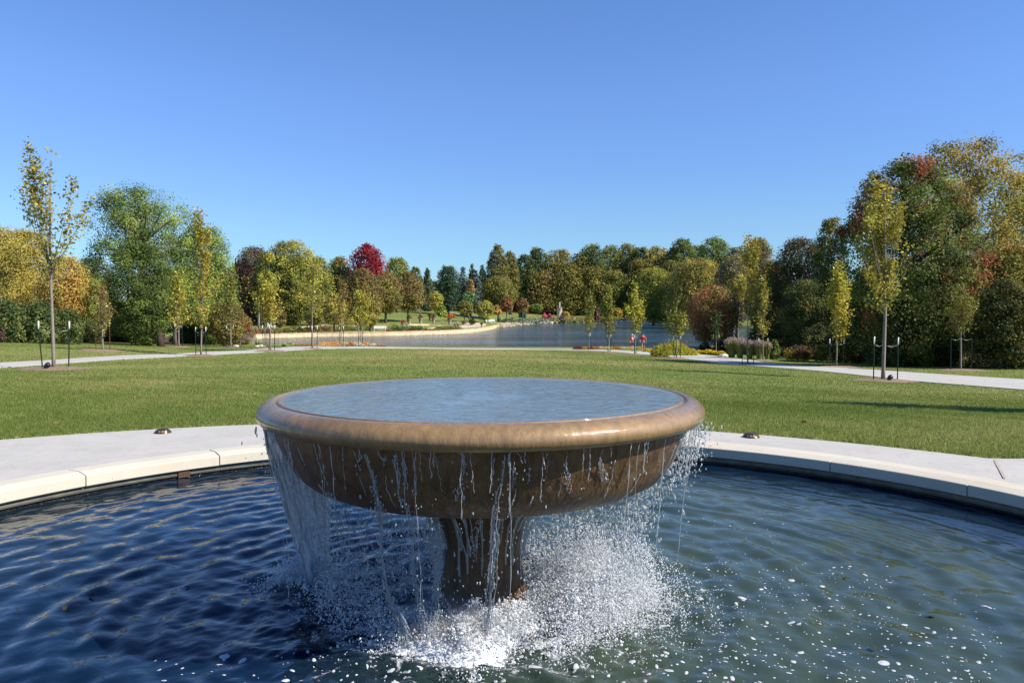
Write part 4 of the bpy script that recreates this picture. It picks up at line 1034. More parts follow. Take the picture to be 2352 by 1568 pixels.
    return root

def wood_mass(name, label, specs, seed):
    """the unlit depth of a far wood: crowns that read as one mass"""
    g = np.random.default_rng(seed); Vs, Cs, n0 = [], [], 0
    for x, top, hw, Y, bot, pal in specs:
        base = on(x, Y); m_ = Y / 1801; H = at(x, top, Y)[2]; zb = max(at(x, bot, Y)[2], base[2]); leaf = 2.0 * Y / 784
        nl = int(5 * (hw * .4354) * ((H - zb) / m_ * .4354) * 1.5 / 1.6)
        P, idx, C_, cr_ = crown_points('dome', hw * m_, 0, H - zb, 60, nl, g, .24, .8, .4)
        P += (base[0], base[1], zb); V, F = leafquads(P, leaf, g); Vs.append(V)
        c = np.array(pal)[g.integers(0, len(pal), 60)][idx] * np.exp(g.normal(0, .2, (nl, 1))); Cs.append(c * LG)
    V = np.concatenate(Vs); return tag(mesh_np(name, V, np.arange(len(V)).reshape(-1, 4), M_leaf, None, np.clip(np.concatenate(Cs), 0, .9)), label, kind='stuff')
# ------------------------------------------------------------------ young planted trees with their stakes
def young(label, short, x, base_y, top, Y, bot, hw, pal, mix=None, stakes=None, caps=True, leaf=.10, n=2600, tips=None, seed=1, brown=False, lamp=None, mulch=True, gap=0.0, stake_h=1.7, trunk=.046, lean=0.0, nbr=20):
    g = np.random.default_rng(seed); base = on(x, Y); m_ = Y / 1801
    H = at(x, top, Y)[2] - base[2]; zb = at(x, bot, Y)[2] - base[2]
    root = tag(empty('young_tree', base), label, 'young tree', 'young trees planted along the paths')
    b = MB(); n_ = 14; s = np.linspace(0, 1, n_); T = np.stack([.010 * H * np.sin(s * 5 + seed) * s + lean * s, .008 * H * np.cos(s * 4 + seed * 2) * s, s * H * .93], -1); T[0, 2] = -.1
    tr_ = trunk * (1.08 - s) ** .75; tr_[0] *= 1.2; b.tube(T, tr_, 8)
    lp, lw = [], []
    def branch(p0, p1, r0, curve):
        q = np.linspace(0, 1, 8)[:, None]; mid = (p0 * .45 + p1 * .55); mid[:2] += (p1 - p0)[:2] * curve; mid[2] -= abs(curve) * .4 * (p1[2] - p0[2])
        L = p0 * (1 - q) ** 2 + 2 * mid * q * (1 - q) + p1 * q ** 2; L += g.normal(0, .012, L.shape) * q
        b.tube(L, np.linspace(r0, .004, 8), 5, cap=False); return L
    if tips:
        ends = [(at(a, c, Y) - base + np.array([0, g.uniform(-.6, .6), 0]), f, wt) for a, c, f, wt in tips]
    else:
        ends = []
        for q in range(nbr):
            t = g.uniform(.08, 1) ** .8; wd = hw * m_ * np.interp(t, [0, .25, .55, .85, 1], [.55, 1.0, .85, .5, .15]) * g.uniform(.5, 1.08)
            a = g.uniform(0, 6.283); ends.append((np.array([wd * math.cos(a), wd * math.sin(a), zb + t * (H - zb)]), g.uniform(.1, .9), 1.0))
    for e, f, wt in ends:
        zs = max(zb * .95, e[2] - (H - zb) * g.uniform(.28, .5)) if not tips else zb + f * .38 * (H - zb)
        p0 = np.array([np.interp(zs, T[:, 2], T[:, 0]), np.interp(zs, T[:, 2], T[:, 1]), zs])
        L = branch(p0, e, np.interp(zs, T[:, 2], tr_) * .42, .12); ln_ = np.linalg.norm(e - p0)
        k = int(n * .62 * wt * ln_ / (3.2 * (6 if tips else 14)) * (1 if tips else 30 / nbr))
        u = g.uniform(.12 if not tips else f, 1, k) ** .8; P = np.stack([np.interp(u, np.linspace(0, 1, 8), L[:, c]) for c in range(3)], -1)
        clus = g.normal(0, .06, (k, 3)) + np.repeat(g.normal(0, .10 * (1 if tips else 1.5), (k // 5 + 1, 3)), 5, 0)[:k]
        lp.append(P + clus)
    k = int(n * .09); u = g.uniform(zb, H * .98, k); lp.append(np.stack([np.interp(u, T[:, 2], T[:, 0]), np.interp(u, T[:, 2], T[:, 1]), u], -1) + g.normal(0, .11, (k, 3)))
    P = np.concatenate(lp)
    if gap: P = P[(wob(P, 3.2, seed) > -1 + gap)]
    pal = np.array(pal); cl = wob(P, 2.0, seed + 5); pc = pal[np.clip(((cl + 1) / 2 * len(pal)).astype(int), 0, len(pal) - 1)]
    if mix is not None: p2 = np.array(mix[0]); h_ = g.uniform(0, 1, len(P)) < mix[1] * (1 + wob(P, 1.5, seed + 9)); pc = np.where(h_[:, None], p2[g.integers(0, len(p2), len(P))], pc)
    lc = pc * np.exp(g.normal(0, .22, (len(P), 1))) * LG
    V, F = leafquads(P, leaf, g, .3, .85)
    mesh_np('crown', V, F, M_leaf, root, np.clip(lc, .002, .9)); b.build('trunk', M_barkpale, root)
    if mulch:
        b = MB(); nn = 20; aa = np.arange(nn) / nn * 6.283; R_ = 1.0 * (1 + .14 * g.standard_normal(nn)) * (.8 if Y > 50 else 1.15)
        Xm, Ym = base[0] + R_ * np.cos(aa), base[1] + R_ * np.sin(aa); zo = terr(np.stack([Xm, Ym], -1), lake=False)
        zm = terr(np.stack([base[0] + .5 * R_ * np.cos(aa), base[1] + .5 * R_ * np.sin(aa)], -1), lake=False)
        V = np.concatenate([np.stack([Xm, Ym, zo + .005], 1), np.stack([base[0] + .5 * R_ * np.cos(aa), base[1] + .5 * R_ * np.sin(aa), zm + .09], 1), [[base[0], base[1], base[2] + .10]]])
        j = np.arange(nn); k_ = (j + 1) % nn
        b.add(V, np.stack([j, k_, k_ + nn, j + nn], -1)); b.f.setdefault(3, []).append(np.stack([j + nn, k_ + nn, np.full(nn, 2 * nn)], -1)); b.c.setdefault(3, []).append(np.ones((nn, 3)))
        tag(b.build('mulch', M_mulch), 'brown mulch round the foot of the ' + short, kind='stuff')
    for q, sx_ in enumerate(stakes or []):
        p0 = on(sx_, Y + (.25 if q else -.25)); side_ = 'left' if sx_ < x else 'right'; h_ = stake_h
        st_ = tag(empty('tree_stake', p0), f'{"brown" if brown else "green"} stake {side_} of the ' + short, 'tree stake', 'steel stakes tying the young trees')
        b = MB(); ln_ = g.normal(0, .03) if Y > 35 else (-.12 if side_ == 'left' and x < 500 else (.06 if x < 500 else .0)); z1 = h_ - (.26 if caps else 0)
        for w_ in ((-.022, .022, -.004, .004), (-.004, .004, -.022, .004)):
            b.add([(w_[0], w_[2], -.1), (w_[1], w_[2], -.1), (w_[1], w_[3], -.1), (w_[0], w_[3], -.1), (w_[0] + ln_, w_[2], z1), (w_[1] + ln_, w_[2], z1), (w_[1] + ln_, w_[3], z1), (w_[0] + ln_, w_[3], z1)], [(3, 2, 1, 0), (4, 5, 6, 7), (0, 1, 5, 4), (1, 2, 6, 5), (2, 3, 7, 6), (3, 0, 4, 7)])
        b.build('post', M_stakebrown if brown else M_stake, st_, smooth=False)
        if caps:
            b = MB(); b.tube([(ln_, 0, z1 - .02), (ln_, 0, z1 + .12), (ln_ + .006, 0, h_)], [.024, .026, .023], 8); b.build('white_tip', M_white, st_)
        b = MB(); e = base - p0; b.tube([(ln_ * .8, 0, z1 - .04), (e[0] * .5 + ln_ * .4, e[1] * .5, z1 - .10 + e[2] * .5), (e[0], e[1], z1 - .03 + e[2])], .006, 5); b.build('tie_wire', M_wire, st_)
    if lamp:
        p0 = on(lamp, Y - .7); l_ = tag(empty('tree_uplight', p0), 'small black uplight on the mulch by the ' + short, 'uplight')
        b = MB(); b.lathe([(.13, -.02), (.13, .05), (.10, .06)], 14); b.build('base', M_black, l_)
        b = MB(); b.tube([(0, 0, .05), (.02, 0, .13), (.07, .02, .19), (.12, .03, .22)], [.05, .085, .09, .085], 10); b.build('lamp_head', M_black, l_)

GYL = [(.20, .17, .035), (.27, .225, .045), (.15, .14, .03)]
young('tall sparse young tree with long bare-based upright branches at the far left', 'tall sparse young tree at the far left', 122, 850, 335, 27.5, 660, 90, GYL, (GO, .3), (97, 156), leaf=.10, n=1700, seed=3, lamp=103, trunk=.058,
      tips=[(85, 335, .35, 1.5), (92, 372, .3, 1.6), (45, 382, .35, 1.0), (40, 428, .45, .6), (120, 395, .4, 1.1), (172, 410, .35, 1.1), (210, 452, .3, 1.1), (178, 500, .2, 1.0), (60, 505, .5, .3), (135, 480, .3, .5), (85, 440, .2, 1.0), (100, 545, .2, .8), (160, 560, .2, .9), (80, 590, .1, .6), (118, 600, .1, 1.2), (150, 610, .1, .7), (100, 650, .1, .6), (135, 655, .1, .7)])
young('thin young tree with a dull brown crown left of the dense dark maple', 'thin dull brown young tree', 236, 805, 650, 45, 762, 26, BR, None, (220, 252), caps=False, brown=True, leaf=.12, n=1500, seed=4)
young('narrow golden young tree before the twin trunked dark maple', 'golden young tree before the dark maple', 411, 800, 622, 56, 748, 24, GO, (GY, .5), (401, 419), leaf=.14, n=2100, seed=5)
young('tall golden brown young tree with a leaning side shoot on top', 'tall golden brown young tree', 461, 820, 480, 45, 755, 46, [(.20, .17, .03), (.26, .20, .03), (.14, .15, .03)], (GO, .3), (449, 473), leaf=.11, n=3600, gap=.3, seed=6, lean=.25)
young('slim olive young tree over the arched wooden bench', 'slim olive young tree by the arched bench', 530, 797, 625, 60, 750, 27, OL, (OG, .4), (519, 535), leaf=.14, n=1600, seed=7)
young('dense butter yellow young tree, tallest of the saplings before the lake', 'dense butter yellow young tree', 621, 806, 575, 50, 742, 40, GY, (GO, .55), (617, 630), leaf=.125, n=3800, gap=.35, seed=8)
young('small bare looking young tree just behind the butter yellow one', 'small young tree behind the butter yellow one', 609, 797, 665, 58, 750, 16, OL, None, (605, 613), leaf=.14, n=500, seed=9)
young('open greenish young tree standing in the middle of the left lake view', 'open greenish young tree before the left lake arm', 718, 802, 612, 57.5, 715, 34, GY, (OL, .5), (714, 728), leaf=.125, n=1900, gap=.35, seed=10)
young('thin young tree with a rusty tip above the orange mums', 'rusty tipped young tree', 784, 796, 635, 64, 740, 28, OL, (RU, .25), (779, 789), leaf=.145, n=1500, seed=11)
young('broad yellow young tree beside the white mums on the left bank', 'broad yellow young tree by the white mums', 829, 795, 665, 70, 750, 38, GY, (GO, .4), (824, 832), leaf=.155, n=2200, seed=12)
young('tall golden green young tree with pale trunk, nearest right of the lawn', 'nearest young tree right of the lawn', 2030, 878, 408, 30, 715, 62, [(.18, .16, .028), (.24, .215, .04), (.14, .145, .028)], (GO, .35), (2008, 2063), leaf=.105, n=2500, gap=.5, seed=13, lamp=2043, trunk=.07,
      tips=[(2022, 408, .3, 1.3), (2048, 412, .35, 1.2), (2000, 430, .3, 1.3), (1992, 470, .25, 1.2), (2060, 470, .45, .9), (2078, 465, .6, .7), (2070, 500, .4, .9), (1978, 500, .3, 1.0), (2030, 460, .2, 1.5), (2010, 500, .1, 1.4), (2045, 510, .1, 1.2), (1974, 545, .2, 1.0), (1966, 575, .3, .8), (1996, 560, .1, 1.2),
            (2060, 560, .3, .7), (2050, 600, .1, 1.0), (1985, 620, .1, .9), (1995, 650, .0, .9), (2072, 640, .5, .4), (2055, 660, .1, 1.0), (2015, 640, .0, 1.0), (2036, 690, .0, .9), (2000, 690, .0, .8), (2088, 560, .25, .25), (2100, 600, .2, .2), (2020, 560, .1, 1.2)])
young('compact yellow young tree standing before the dark sweetgum', 'compact yellow young tree before the sweetgum', 1922, 833, 600, 47, 780, 31, [(.28, .26, .04), (.36, .32, .05)], (GO, .4), (1907, 1938), leaf=.13, n=4200, seed=14)
young('dull green young tree on the right strip before the juniper', 'dull green young tree before the juniper', 2208, 848, 640, 41, 765, 36, OG, (OL, .5), (2185, 2232), caps=False, leaf=.105, n=2600, seed=15)
young('tall young tree with bare twigs under a leafy top, left of the plumed grasses', 'tall bare twigged young tree', 1718, 839, 534, 53, 690, 42, [(.19, .16, .024), (.26, .20, .03), (.15, .14, .025)], (GO, .2), (1705, 1731), leaf=.13, n=2900, gap=.35, seed=16)
young('slim young tree behind the plumed grass clumps', 'slim young tree behind the plumed grasses', 1753, 822, 625, 60, 770, 20, GY, (OL, .4), (1743, 1763), leaf=.13, n=1300, seed=17)
young('dark green young tree in shade before the rust red tree', 'dark green young tree in shade', 1645, 811, 712, 70, 785, 17, DG, None, (1638, 1651), leaf=.16, n=900, seed=18)
young('olive young tree rising from beside the big yellow flower mound', 'olive young tree by the flower mound', 1554, 822, 675, 59, 770, 26, OG, (GY, .35), (1549, 1563), leaf=.14, n=1900, seed=19)
young('golden green young tree between the two walkers in red', 'young tree between the two walkers', 1459, 815, 645, 68, 765, 31, GY, (OG, .35), (1457, 1463), leaf=.15, n=2300, seed=20)
young('olive young tree left of the walkers at the lake edge', 'olive young tree left of the walkers', 1399, 810, 660, 73, 770, 27, OG, (GY, .4), (1396, 1403), leaf=.16, n=1900, seed=21)
young('slim columnar young tree, leftmost of those right of centre by the lake', 'slim columnar young tree by the purple mums', 1353, 804, 663, 79, 765, 16, OG, (GY, .4), (1352, 1357), leaf=.16, n=1300, seed=22, mulch=False)

# ------------------------------------------------------------------ larger trees, left side
M_bd = M_barkdark
tree('golden_tree', 'golden olive tree filling the left edge behind the junipers', -30, 518, 110, 62, GO, 'dome', 770, mix=(OL, .45))
tree('golden_tree', 'golden olive tree behind the tall sparse young tree', 62, 528, 72, 66, [(.17, .16, .025), (.24, .19, .03)], 'dome', 765, mix=(GO, .4))
tree('orange_tree', 'orange yellow tree between the golden trees and the big cottonwood', 150, 588, 62, 60, OR, 'round', 745, mix=(GO, .55))
tree('green_tree', 'yellow green low tree behind the thin brown young tree', 212, 640, 46, 68, BG, 'round', 770, mix=(OL, .4))
tree('dark_tree', 'dark shaded tree far behind the thin brown young tree', 215, 590, 60, 95, DG, 'dome', 775)
ct_ = tree('cottonwood', 'big open crowned green cottonwood with bare grey limbs showing at its top', 330, 430, 128, 80, GR_, 'dome', 600, mix=(BG, .4, lambda u, v: .5 + .8 * v + .4 * u), fill=.2, clump=.19, shell=.45, nb=85, dens=.6, limbs=46, bark=simple('grey_limbs', (.26, .25, .24), .85, var=.2), trunk=.55)
tree('green_tree', 'bright green broad tree forming the right shoulder of the cottonwood', 470, 520, 76, 74, BG, 'dome', 745, mix=(GR_, .45), clump=.22)
tree('green_tree', 'bright yellow green tree between the maple and the tall golden brown sapling', 402, 610, 60, 70, BG, 'round', 740, mix=(GR_, .5))
tree('maple', 'dense dark green maple with twin dark trunks reaching low', 328, 555, 82, 61, GR_, 'round', 793, mix=(DG, .5), clump=.2, lx=370, trunk=.2, bark=M_bd, seed=3)
b = MB(); p0 = on(325, 61.3); b.tube([(0, 0, -.1), (.02, 0, 1.0), (-.1, .1, 2.4), (-.2, .1, 4)], [.26, .22, .2, .15], 9)
tk = tag(empty('shaded_tree', p0), 'grey tree trunk left of the maple in its shade', 'tree trunk'); b.build('stem', M_bark, tk)
tree('brown_shrub', 'brown yellow bushy tree above the arched bench', 522, 690, 42, 68, BR, 'round', 794, mix=(OL, .5))
tree('brown_shrub', 'low rusty bush at the water left of the stone wall', 560, 722, 26, 80, RU, 'bush', 790, mix=(OL, .5))
for q, (x, tp, hw_, lb) in enumerate([(20, 690, 60, 'feathery dark juniper at the left edge under the golden trees'), (95, 692, 52, 'feathery juniper behind the left stake of the tall sparse tree'), (158, 706, 36, 'feathery juniper at the right end of its row')]):
    tree('juniper', lb, x, tp, hw_, 50 + q, [(.045, .068, .020), (.075, .10, .028), (.11, .13, .035)], 'bush', 787, clump=.22, flat=1.5, leaf=.13, group='feathery junipers at the left', cat='juniper')
tree('purple_shrub', 'small purple shrub at the left edge beside the junipers', -2, 752, 16, 44, PU, 'bush', 782, cat='shrub')
tree('tall_grass', 'tall grass tuft with beige plumes at the left edge', 5, 683, 14, 52.5, [(.3, .26, .17), (.2, .2, .08)], 'bush', 740, cat='ornamental grass')
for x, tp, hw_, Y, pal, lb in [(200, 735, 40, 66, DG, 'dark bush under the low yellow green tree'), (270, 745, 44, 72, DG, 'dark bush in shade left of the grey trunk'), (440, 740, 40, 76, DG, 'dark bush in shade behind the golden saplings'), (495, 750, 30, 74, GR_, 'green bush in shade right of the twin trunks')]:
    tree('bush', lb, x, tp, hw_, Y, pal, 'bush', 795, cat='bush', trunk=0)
tree('orange_shrub', 'low orange brown shrub seen beneath the maple', 300, 768, 40, 90, OR, 'bush', 790, mix=(BR, .6), cat='shrub', trunk=0)
# far left bank
tree('purple_tree', 'dark purple brown tree left of the big olive gold tree', 585, 566, 50, 165, PU, 'dome', 738, mix=(BR, .4))
tree('purple_tree', 'dark brown tree low behind the purple one', 560, 600, 40, 190, [(.06, .045, .025), (.045, .05, .02)], 'dome', 745)
tree('olive_tree', 'large olive gold tree right of the dark purple tree', 672, 553, 72, 155, OG, 'round', 748, mix=(GY, .6, lambda u, v: .3 + .9 * v + .6 * u), clump=.2, bark=M_bd, trunk=.6)
tree('olive_tree', 'dark olive tree joined to the left of the large olive gold one', 622, 580, 45, 152, OG, 'round', 742, mix=(DG, .5))
tree('olive_tree', 'yellow green right shoulder tree beside the large olive gold one', 728, 590, 42, 158, GY, 'round', 745, mix=(OG, .5))
tree('green_tree', 'green tree behind, between the olive gold tree and the red maple', 782, 590, 34, 205, GR_, 'round', 730, mix=(RU, .25))
tree('green_tree', 'dark green tree low at the foot of the red maple', 806, 640, 26, 190, DG, 'round', 735)
tree('red_maple', 'bright crimson red maple standing above the far bank', 845, 560, 43, 200, RD, 'oval', 665, clump=.22, trunk=.3, shell=.5, fill=.5, core=.84)
tree('pear_tree', 'russet topped oval pear tree, leftmost of its row under the red maple', 833, 615, 44, 165, BR, 'oval', 738, mix=(OL, .5, lambda u, v: 1.6 * (1 - v)), clump=.17, fill=.6, core=.84, group='russet pear trees below the red maple')
tree('pear_tree', 'russet olive oval pear tree, middle of its row', 886, 624, 38, 172, OL, 'oval', 718, mix=(BR, .6, lambda u, v: 1.6 * v), clump=.17, fill=.6, core=.84, group='russet pear trees below the red maple')
tree('pear_tree', 'russet oval pear tree at the right end of its row', 938, 624, 36, 178, BR, 'oval', 712, mix=(OL, .5, lambda u, v: 1.6 * (1 - v)), clump=.17, fill=.6, core=.84, group='russet pear trees below the red maple')
tree('green_tree', 'soft yellow green tree right behind the red maple', 912, 592, 36, 225, [(.12, .14, .025), (.16, .17, .03)], 'round', 700)
tree('green_tree', 'small dark tree behind the right end of the pear row', 955, 612, 18, 235, OG, 'round', 700)
tree('golden_tree', 'small golden low tree overhanging the tan path', 768, 672, 34, 128, GY, 'spread', 742, mix=(GO, .5), bark=M_bd)
tree('golden_tree', 'golden tree by the left white bench', 722, 690, 26, 135, GY, 'spread', 745, mix=(OL, .5), bark=M_bd)
tree('golden_tree', 'golden brown small tree at the left of the urn terrace', 850, 690, 28, 132, GO, 'round', 748, mix=(OL, .5), bark=M_bd)
tree('brown_shrub', 'round brown bush beside the white garden chair', 643, 707, 17, 142, BR, 'bush', 751, cat='bush', trunk=0)
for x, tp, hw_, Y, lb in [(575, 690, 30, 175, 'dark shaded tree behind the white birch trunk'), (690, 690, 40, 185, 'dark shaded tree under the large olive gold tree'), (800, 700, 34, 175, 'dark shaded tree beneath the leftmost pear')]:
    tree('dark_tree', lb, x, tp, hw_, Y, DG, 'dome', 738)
b = MB(); p0 = on(595, 138); b.tube([(0, 0, -.2), (0, 0, 1.5), (.05, 0, 3), (.1, 0, 5)], [.24, .2, .17, .13], 8); tk = tag(empty('birch_tree', p0), 'pale birch trunk standing left of the white chair', 'tree trunk'); b.build('stem', M_barkpale, tk)
# middle distance, beyond the tip of the bank
tree('spruce', 'grey green spruce left of the bare topped dark tree', 982, 614, 18, 240, BS, 'pyr', 712, mix=(DG, .5))
tree('dark_tree', 'compact dark blue green oak with bare twigs behind it', 1030, 611, 30, 225, [(.03, .06, .03), (.045, .075, .035)], 'round', 712, trunk=.35)
b = MB(); g = np.random.default_rng(4); p0 = on(1038, 240); H_ = at(1038, 603, 240)[2] - p0[2]
b.tube([(0, 0, -.2), (0, 0, H_ * .5)], [.3, .2], 7)
for q in range(46):
    a = g.uniform(0, 6.283); r_ = g.uniform(.5, 3.6); z1 = H_ * (1 - .02 * r_ * r_) * g.uniform(.88, 1.0); z0 = H_ * g.uniform(.4, .6)
    b.tube([(0, 0, z0), (r_ * .5 * math.cos(a), r_ * .5 * math.sin(a), (z0 + z1) / 2 - .3), (r_ * math.cos(a), r_ * math.sin(a), z1)], [.09, .05, .02], 4, cap=False)
tk = tag(empty('bare_tree', p0), 'bare twiggy tree rising behind the dark blue green oak', 'tree'); b.build('branches', simple('grey_twigs', (.24, .21, .19), .9), tk)
tree('spruce', 'tall dark spruce beside the two silvery ones', 1084, 606, 17, 255, DG, 'pyr', 700)
tree('spruce', 'silvery blue spruce, left one of the pair', 1064, 614, 21, 250, BS, 'pyr', 700)
tree('spruce', 'silvery blue spruce, right one of the pair', 1092, 620, 20, 246, BS, 'pyr', 700)
tree('orange_tree', 'small orange tree in front of the silvery spruces', 1081, 641, 11, 232, OR, 'oval', 690, mix=(BR, .3))
tree('green_tree', 'soft blue green bushy tree under the small orange one', 1077, 668, 20, 215, [(.07, .13, .05), (.10, .16, .06)], 'round', 705)
tree('golden_tree', 'golden green small tree left of the dark oak', 1000, 668, 20, 208, GY, 'round', 712, mix=(OR, .25))
tree('green_shrub', 'bright green shrub right of the urns', 1015, 702, 14, 185, BG, 'bush', 727, cat='shrub', trunk=0)
tree('lollipop_tree', 'small round olive tree on a thin trunk by the sandy path', 1067, 690, 20, 188, OG, 'spread', 724, mix=(OL, .5), cat='small tree')
tree('lollipop_tree', 'small round yellow olive tree beside the white lawn seats', 1114, 690, 24, 192, OL, 'spread', 730, mix=(GY, .5), cat='small tree')
tree('orange_shrub', 'orange leaved shrub behind the yellow olive small tree', 1140, 700, 12, 215, OR, 'bush', 722, cat='shrub', trunk=0)
tree('spreading_tree', 'wide flat topped olive tree above the two rust shrubs', 1145, 633, 45, 225, OL, 'spread', 705, mix=(OG, .45))
tree('cypress', 'tall pointed dark olive cypress at the left end of the wood', 1143, 562, 30, 262, OG, 'oval', 700, mix=(BR, .3), clump=.22)
tree('cypress', 'second pointed olive cypress just right of the tallest one', 1172, 577, 24, 268, OG, 'oval', 700, mix=(BR, .2), clump=.22)
tree('dark_tree', 'dark pointed tree left of the tall olive cypress', 1108, 606, 18, 270, DG, 'pyr', 705)
tree('rust_shrub', 'rust red shrub, left of the pair beyond the lake tip', 1164, 682, 17, 218, RU, 'bush', 716, cat='shrub')
tree('rust_shrub', 'rust brown shrub, right of the pair beyond the lake tip', 1200, 684, 17, 222, RU, 'bush', 716, mix=(BR, .5), cat='shrub')
tree('green_shrub', 'wide green juniper mound left of the statue', 1231, 697, 19, 255, GR_, 'bush', 716, cat='shrub', trunk=0)
# the wood beyond the lake, tree by tree along its skyline
for x, tp, hw_, Y, pal, mx, lb in [
    (1205, 585, 24, 285, DG, None, 'dark tree left of the jagged dark peak'), (1236, 568, 24, 290, DG, (OG, .3), 'dark green tree making a jagged peak in the wood'), (1284, 573, 36, 292, GO, (OL, .7), 'golden brown domed tree right of the jagged dark peak'),
    (1330, 582, 26, 288, OL, (OG, .4), 'olive tree dipping between golden and dark domes'), (1358, 562, 32, 290, DG, (GR_, .5), 'dark green dome highest in the middle of the wood'), (1402, 564, 28, 298, GR_, (OL, .4), 'green tree right of the middle dark dome'),
    (1440, 560, 30, 300, OL, (OG, .5), 'olive skyline tree above the golden green sapling'), (1468, 566, 22, 292, GR_, (DG, .5), 'dark green skyline tree right of the olive one'), (1504, 567, 34, 290, GO, (OL, .6), 'golden skyline tree left of the big green dome'),
    (1540, 575, 24, 285, DG, (OG, .4), 'dark tree under the edge of the big green dome'), (1566, 549, 30, 275, GR_, (DG, .4), 'big green dome on the skyline right of the golden tree'), (1600, 563, 24, 282, OG, (GR_, .4), 'green tree in the dip between two big domes'),
    (1638, 545, 36, 262, GR_, (BG, .25), 'tallest round green dome on the wood skyline'), (1690, 566, 30, 255, OG, (OL, .4), 'olive tree right of the tallest green dome'), (1740, 548, 32, 230, OL, (GYR, .3), 'olive brown tree behind the tall bare twigged sapling'),
    (1250, 620, 42, 265, OL, (BR, .4), 'olive brown tree left of the statue background'), (1305, 605, 40, 262, OG, (OL, .5), 'olive tree directly behind the statue'), (1362, 612, 36, 255, OL, (OG, .4), 'olive tree above the white pedestal, right side'),
    (1215, 640, 30, 250, OG, (DG, .4), 'dark olive tree behind the right rust shrub'), (1410, 622, 34, 250, GR_, (OL, .5), 'green olive tree in the middle of the second row'), (1455, 628, 34, 240, OG, (GY, .4), 'yellow green tree above the walkers'),
    (1500, 616, 40, 215, [(.12, .14, .022), (.17, .18, .025)], (GY, .3), 'broad yellow green tree on the far right shore'), (1560, 625, 40, 210, GY, (OG, .6), 'yellow olive tree behind the flower mound sapling'), (1605, 596, 60, 180, OL, (GO, .4), 'wide golden olive tree above the rust red tree'),
    (1400, 645, 32, 235, BR, (OL, .5), 'brown dry looking tree on the far shore'), (1545, 600, 34, 250, OG, (OL, .4), 'olive green tree under the big green dome'), (1470, 595, 30, 275, OL, None, 'olive tree behind the broad yellow green one'),
    (1682, 590, 36, 150, [(.13, .12, .07), (.16, .14, .08)], (OL, .5), 'thin greyish tree losing its leaves beside the tall sapling'), (1660, 640, 30, 165, OL, (GO, .4), 'olive gold tree low behind the rust red tree')]:
    tree('wood_tree', lb, x, tp, hw_ * 1.3, (max(Y, 286) if x < 1480 else Y), pal, 'dome', min(735, tp + 150), mix=mx, clump=.24, group='trees of the wood beyond the lake', limbs=5)
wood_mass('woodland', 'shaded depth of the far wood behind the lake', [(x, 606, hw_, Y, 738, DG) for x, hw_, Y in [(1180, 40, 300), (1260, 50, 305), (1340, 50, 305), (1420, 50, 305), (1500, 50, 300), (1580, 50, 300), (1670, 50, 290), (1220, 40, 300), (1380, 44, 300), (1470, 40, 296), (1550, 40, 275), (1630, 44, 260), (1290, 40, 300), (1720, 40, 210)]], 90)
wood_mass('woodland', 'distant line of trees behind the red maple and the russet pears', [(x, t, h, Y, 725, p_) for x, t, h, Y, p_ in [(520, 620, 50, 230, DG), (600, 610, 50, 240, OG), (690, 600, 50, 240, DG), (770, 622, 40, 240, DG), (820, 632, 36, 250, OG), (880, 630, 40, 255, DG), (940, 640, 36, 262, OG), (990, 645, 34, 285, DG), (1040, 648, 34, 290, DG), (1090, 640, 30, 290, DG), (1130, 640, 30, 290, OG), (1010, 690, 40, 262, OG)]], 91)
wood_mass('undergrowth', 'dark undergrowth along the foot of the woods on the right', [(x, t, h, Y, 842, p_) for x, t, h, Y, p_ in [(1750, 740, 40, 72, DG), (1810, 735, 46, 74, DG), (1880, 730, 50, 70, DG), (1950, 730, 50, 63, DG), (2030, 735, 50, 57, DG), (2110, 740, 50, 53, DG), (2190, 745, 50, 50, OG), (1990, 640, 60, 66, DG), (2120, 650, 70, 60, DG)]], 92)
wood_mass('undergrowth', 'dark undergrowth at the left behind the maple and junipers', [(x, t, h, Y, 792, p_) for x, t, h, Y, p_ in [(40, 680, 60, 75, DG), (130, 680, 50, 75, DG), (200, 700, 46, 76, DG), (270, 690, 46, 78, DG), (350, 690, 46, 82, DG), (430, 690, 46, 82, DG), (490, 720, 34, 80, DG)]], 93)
# the right side
def red_where(u, v): return .10 + 2.2 * np.clip(u - .1, 0, 1) * (v < .8) * (v > .12) + .25 * (u < -.3) * (v > .45) + .75 * (v > .84)
tree('sweetgum', 'huge dark sweetgum with red and orange outer leaves behind the nearest sapling', 2078, 358, 172, 50, [(.045, .065, .016), (.08, .105, .022), (.14, .16, .03)], 'oval', 838, mix=([(.19, .045, .022), (.24, .085, .03), (.21, .12, .035), (.15, .10, .025)], .42, red_where), clump=.15, leaf=.15, nb=260, n=62000, dens=1, fill=.35, trunk=.5, shell=.62, bark=M_bd)
tree('golden_tree', 'huge golden green tree rising behind the sweetgum', 2205, 326, 160, 70, OL, 'dome', 700, mix=([(.17, .17, .03), (.24, .19, .03), (.30, .20, .03)], .75), clump=.17, leaf=.19, nb=150, n=42000, trunk=.6, bark=simple('pale_limbs', (.2, .19, .17), .85), limbs=24)
tree('golden_tree', 'golden orange tree at the right edge above the juniper', 2360, 395, 80, 74, OL, 'dome', 700, mix=([(.28, .17, .04), (.22, .2, .03)], .5), clump=.2, leaf=.19)
tree('olive_tree', 'olive tree behind the right edge above the drooping juniper', 2300, 560, 90, 52, OG, 'dome', 800, mix=([(.17, .16, .03), (.2, .12, .03)], .45, lambda u, v: v * 1.5), leaf=.16)
tree('drooping_juniper', 'large drooping olive brown juniper at the right edge', 2310, 640, 100, 44.5, [(.06, .06, .015), (.09, .08, .018), (.035, .05, .015)], 'bush', 842, clump=.2, flat=.55, leaf=.13, n=22000)
